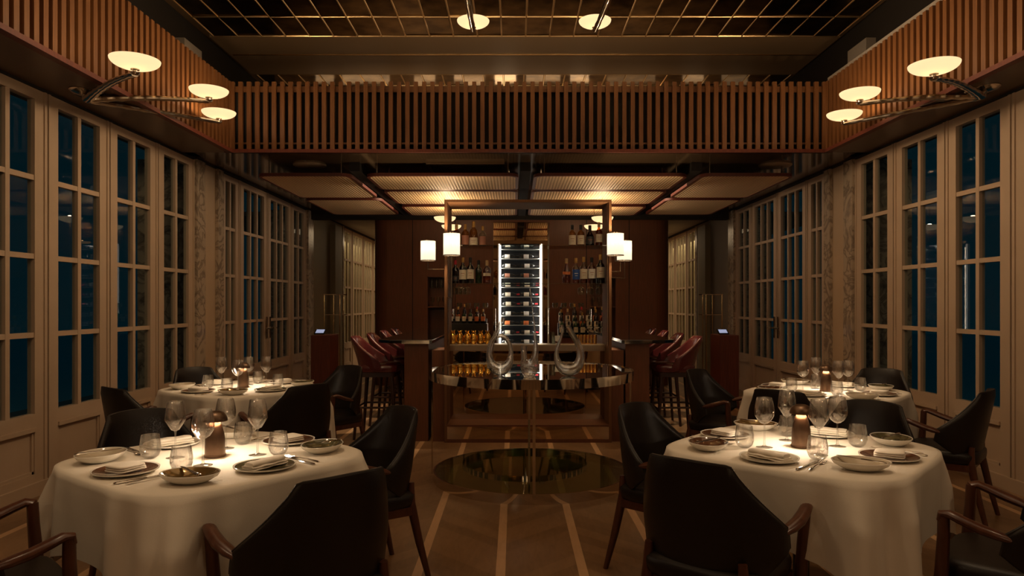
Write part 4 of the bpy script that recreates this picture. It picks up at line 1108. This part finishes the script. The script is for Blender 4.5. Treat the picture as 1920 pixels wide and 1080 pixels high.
for sx, side, nn, nr, zz, wd, st in ((1.08, 'right', 7, 3, .913, .66, .09), (-.74, 'left', 6, 2, 1.098, .50, .036)):
    for row in range(nr):
        for k in range(nn):
            kd = kinds[rg.randrange(6)]
            if kd not in kp:
                b = make_bottle(*kd, seg=16); kp[kd] = b
            else: b = dup(kp[kd], (0, 0, 0), 0, '')
            b.location = (sx-wd/2+k*wd/(nn-1), 11.1-.13+.055+row*.11, zz+st*row+.001)
            b.scale = (.95, .95, .95) if side == 'right' else (.8, .8, .8)
            rw = (['front', 'middle', 'rear'] if nr == 3 else ['front', 'rear'])[row]
            tag(b, 'spirit bottle in the %s row of the %s back counter stand' % (rw, side), 'bottle', 'spirit bottles on the %s back counter, %s row' % (side, rw))
def mk_pine():
    def fn(u, v):
        a = 2*PI*u; z = v*.115; r = .012+.030*math.sin(PI*min(1, max(.02, (v*.93+.05))))**.6
        r *= 1+.09*math.sin(a*7+v*26)*math.sin(-a*7+v*26); return (r*math.cos(a), r*math.sin(a), z)
    t = thing('pineapple_tumbler', '', 'tumbler')
    obj('cup', MB().grid(fn, 42, 24, wrapu=True), 'gold', t, ang=70)
    m = MB()
    for k in range(8): a = k*PI/4; m.tube([(.008*math.cos(a), .008*math.sin(a), .105), (.016*math.cos(a), .016*math.sin(a), .13), (.026*math.cos(a), .026*math.sin(a), .145)], [.006, .005, .001], 6)
    obj('leafy_top', m, 'gold', t); return t
PINE = Kit(mk_pine)
for k, u in enumerate((849, 862, 876, 888, 901, 914)):
    PINE.put((xu(u, 7.47), 7.47, .975), k, 'gold pineapple-shaped tumbler, number %s from the left post' % ['one', 'two', 'three', 'four', 'five', 'six'][k] if False else 'gold pineapple-shaped tumbler in the row beneath the left bottle shelves', 'gold pineapple tumblers in a row')
for k in range(6):
    g = obj('gold_cup', MB().lathe([(.017, 0), (.019, .09), (.018, .098), (.015, .09), (.014, .01)], 16), 'gold', loc=(xu(1083+k*6.6, 7.45), 7.45, .975))
    tag(g, 'slim gold cup in the row beneath the right bottle shelves', 'cup', 'slim gold cups in a row')
for k in range(4):
    g = obj('hanging_coupe', MB().shell([(.004, 0), (.006, -.02), (.034, -.035), (.038, -.075), (.030, -.10)], 20), 'clear_bottle_glass', loc=(xu(852+k*8, YS), YS+.02, 1.60))
    tag(g, 'small glass hanging under the lower shelf beside the left post', 'glass', 'glasses under the left shelf')
for k in range(3):
    g = obj('hanging_coupe', MB().shell([(.004, 0), (.006, -.02), (.034, -.035), (.038, -.075), (.030, -.10)], 20), 'clear_bottle_glass', loc=(xu(1090+k*17, YS), YS+.02, 1.60))
    tag(g, 'small glass hanging under the lower shelf, right side', 'glass', 'glasses under the right shelf')
g = obj('mixing_glass', MB().shell([(.03, 0), (.032, .12), (.034, .13), (.03, .13), (.028, .01)], 20), 'clear_bottle_glass', loc=(xu(1036, 7.45), 7.45, .975)); tag(g, 'clear mixing glass on the steel counter, right of the fridge', 'glass')
mm = MB().box(-.03, .03, -.002, .002, 0, .06, T_((0, 0, .03), .3, -.25)); mm.tube([(0, 0, 0), (0, 0, .035)], .004, 6)
tag(obj('price_card', mm, 'white_label', loc=(xu(1046, 7.42), 7.42, .975)), 'small white card leaning on the steel counter', 'card')

# ------------------------------------------------------------------ sconces
def make_sconce():
    t = thing('sconce', '', 'lamp', group='pleated cylinder sconces')
    m = MB(); n = 96; vs = []
    def fn(u, v): a = 2*PI*u; r = .080+.0022*math.sin(a*24); return (r*math.cos(a), r*math.sin(a), v*.215)
    m.grid(fn, 192, 1, wrapu=True); obj('pleated_shade', m, 'pleated_shade', t, ang=80, label='white pleated shade, lit')
    r = MB()
    for z in (-.002, .217): r.lathe([(.079, z-.004), (.085, z-.004), (.085, z+.004), (.079, z+.004)], 40, close=True)
    r.box(-.08, .08, -.003, .003, -.005, .0); r.box(-.003, .003, -.08, .08, -.005, .0)
    obj('shade_rings', r, 'satin_chrome', t)
    return t
SC = Kit(make_sconce)
def bracket(par, pts, r=.006):
    m = MB(); 
    for a, b in zip(pts[:-1], pts[1:]): m.tube([a, b], r, 8)
    for p_ in pts: m.lathe([(.001, -r), (r, 0), (.001, r)], 8, Matrix.Translation(p_))
    m.lathe([(.020, -.012), (.020, -.006), (.008, .0)], 16)
    obj('bracket', m, 'satin_chrome', par)
s1 = SC.put((-.62, 6.95, 1.885), 0, 'pleated sconce in front of the left post of the shelf unit')
s2 = SC.put((-.956, 7.78, 1.885), 0, 'pleated sconce farther left, beyond the shelf unit')
s3 = SC.put((1.005, 6.95, 1.885), 0, 'pleated sconce in front of the right post of the shelf unit')
s4 = SC.put((1.225, 7.78, 1.885), 0, 'pleated sconce farther right, beyond the shelf unit')
bracket(s1, [(0, 0, -.005), (0, 0, -.42), (-.07, .15, -.42)])
bracket(s2, [(0, 0, -.005), (0, 0, -.10), (.19, 0, -.10), (.19, 0, -.20), (.19, -.18, -.20), (.252, -.22, -.20)])
bracket(s3, [(0, 0, -.005), (0, 0, -.06), (.06, .06, -.06), (.06, .06, -.16), (-.02, .14, -.16)])
bracket(s4, [(0, 0, -.005), (0, 0, -.20), (-.20, -.19, -.20)])
for p_ in ((-.62, 6.95), (-.956, 7.78), (1.005, 6.95), (1.225, 7.78)):
    lamp('POINT', 'sconce_bulb', (p_[0], p_[1], 2.03), 22, (1, .72, .42), .03)

# ------------------------------------------------------------------ host stands at the rear sides
for s, side in ((-1, 'left'), (1, 'right')):
    x = CX+s*2.73
    h = thing('host_stand', 'red wooden stand by the %s wall behind the back tables' % side, 'stand', (x, 9.6, 0), group='red wooden stands')
    bevel(obj('cabinet', MB().box(-.13 if s < 0 else -.10, .13 if s < 0 else .16, -.2, .25, 0, .98), 'red_mahogany', h, flat=True), .006)
    tb = thing('tablet', 'small lit tablet resting on the %s red stand' % side, 'tablet', (x-.03, 9.5, .985), 0)
    obj('tablet_case', MB().box(-.07, .07, -.06, .06, 0, .012, T_((0, 0, .035), 0, .5)), 'black_plastic', tb, flat=True)
    obj('screen', MB().box(-.055, .055, -.045, .045, .0125, .0135, T_((0, 0, .035), 0, .5)), 'screen', tb, flat=True)
    e = thing('brass_display_frame', 'slender brass display frame standing behind the %s red stand' % side, 'display frame', (x+.02*s, 10.25, 0), group='slender brass frames')
    mm = MB()
    for sx in (-1, -.33, .33, 1): mm.tube([(sx*.14, -.08 if abs(sx) > .5 else .08, .06), (sx*.14, -.08 if abs(sx) > .5 else .08, 1.54)], .008, 8)
    obj('uprights', mm, 'brass', e)
    for z0, z1, nm_ in ((1.53, 1.545, 'frame_shelf'), (1.24, 1.25, 'frame_shelf'), (0, .06, 'foot_plate')): obj(nm_, MB().box(-.15, .15, -.10, .10, z0, z1), 'satin_chrome', e, flat=True)
    lamp('SPOT', 'stand_spot', (x, 9.9, 2.82), 6, WARM, .04, spot=1.0)
# downlights raking the stools and the aisle
for s in (-1, 1):
    for y in (7.7, 9.2):
        lamp('SPOT', 'stool_downlight', (CX+s*1.42, y, 2.83), 130, (1, .72, .45), .03, spot=.9, blend=.7)

for s in (-1, 1):
    lamp('AREA', 'blind_fill', (CX+s*4.0, 16.7, 2.9), 26, (1, .80, .48), .3, sy=4.5)  # unseen lights added behind the glass to brighten the blinds
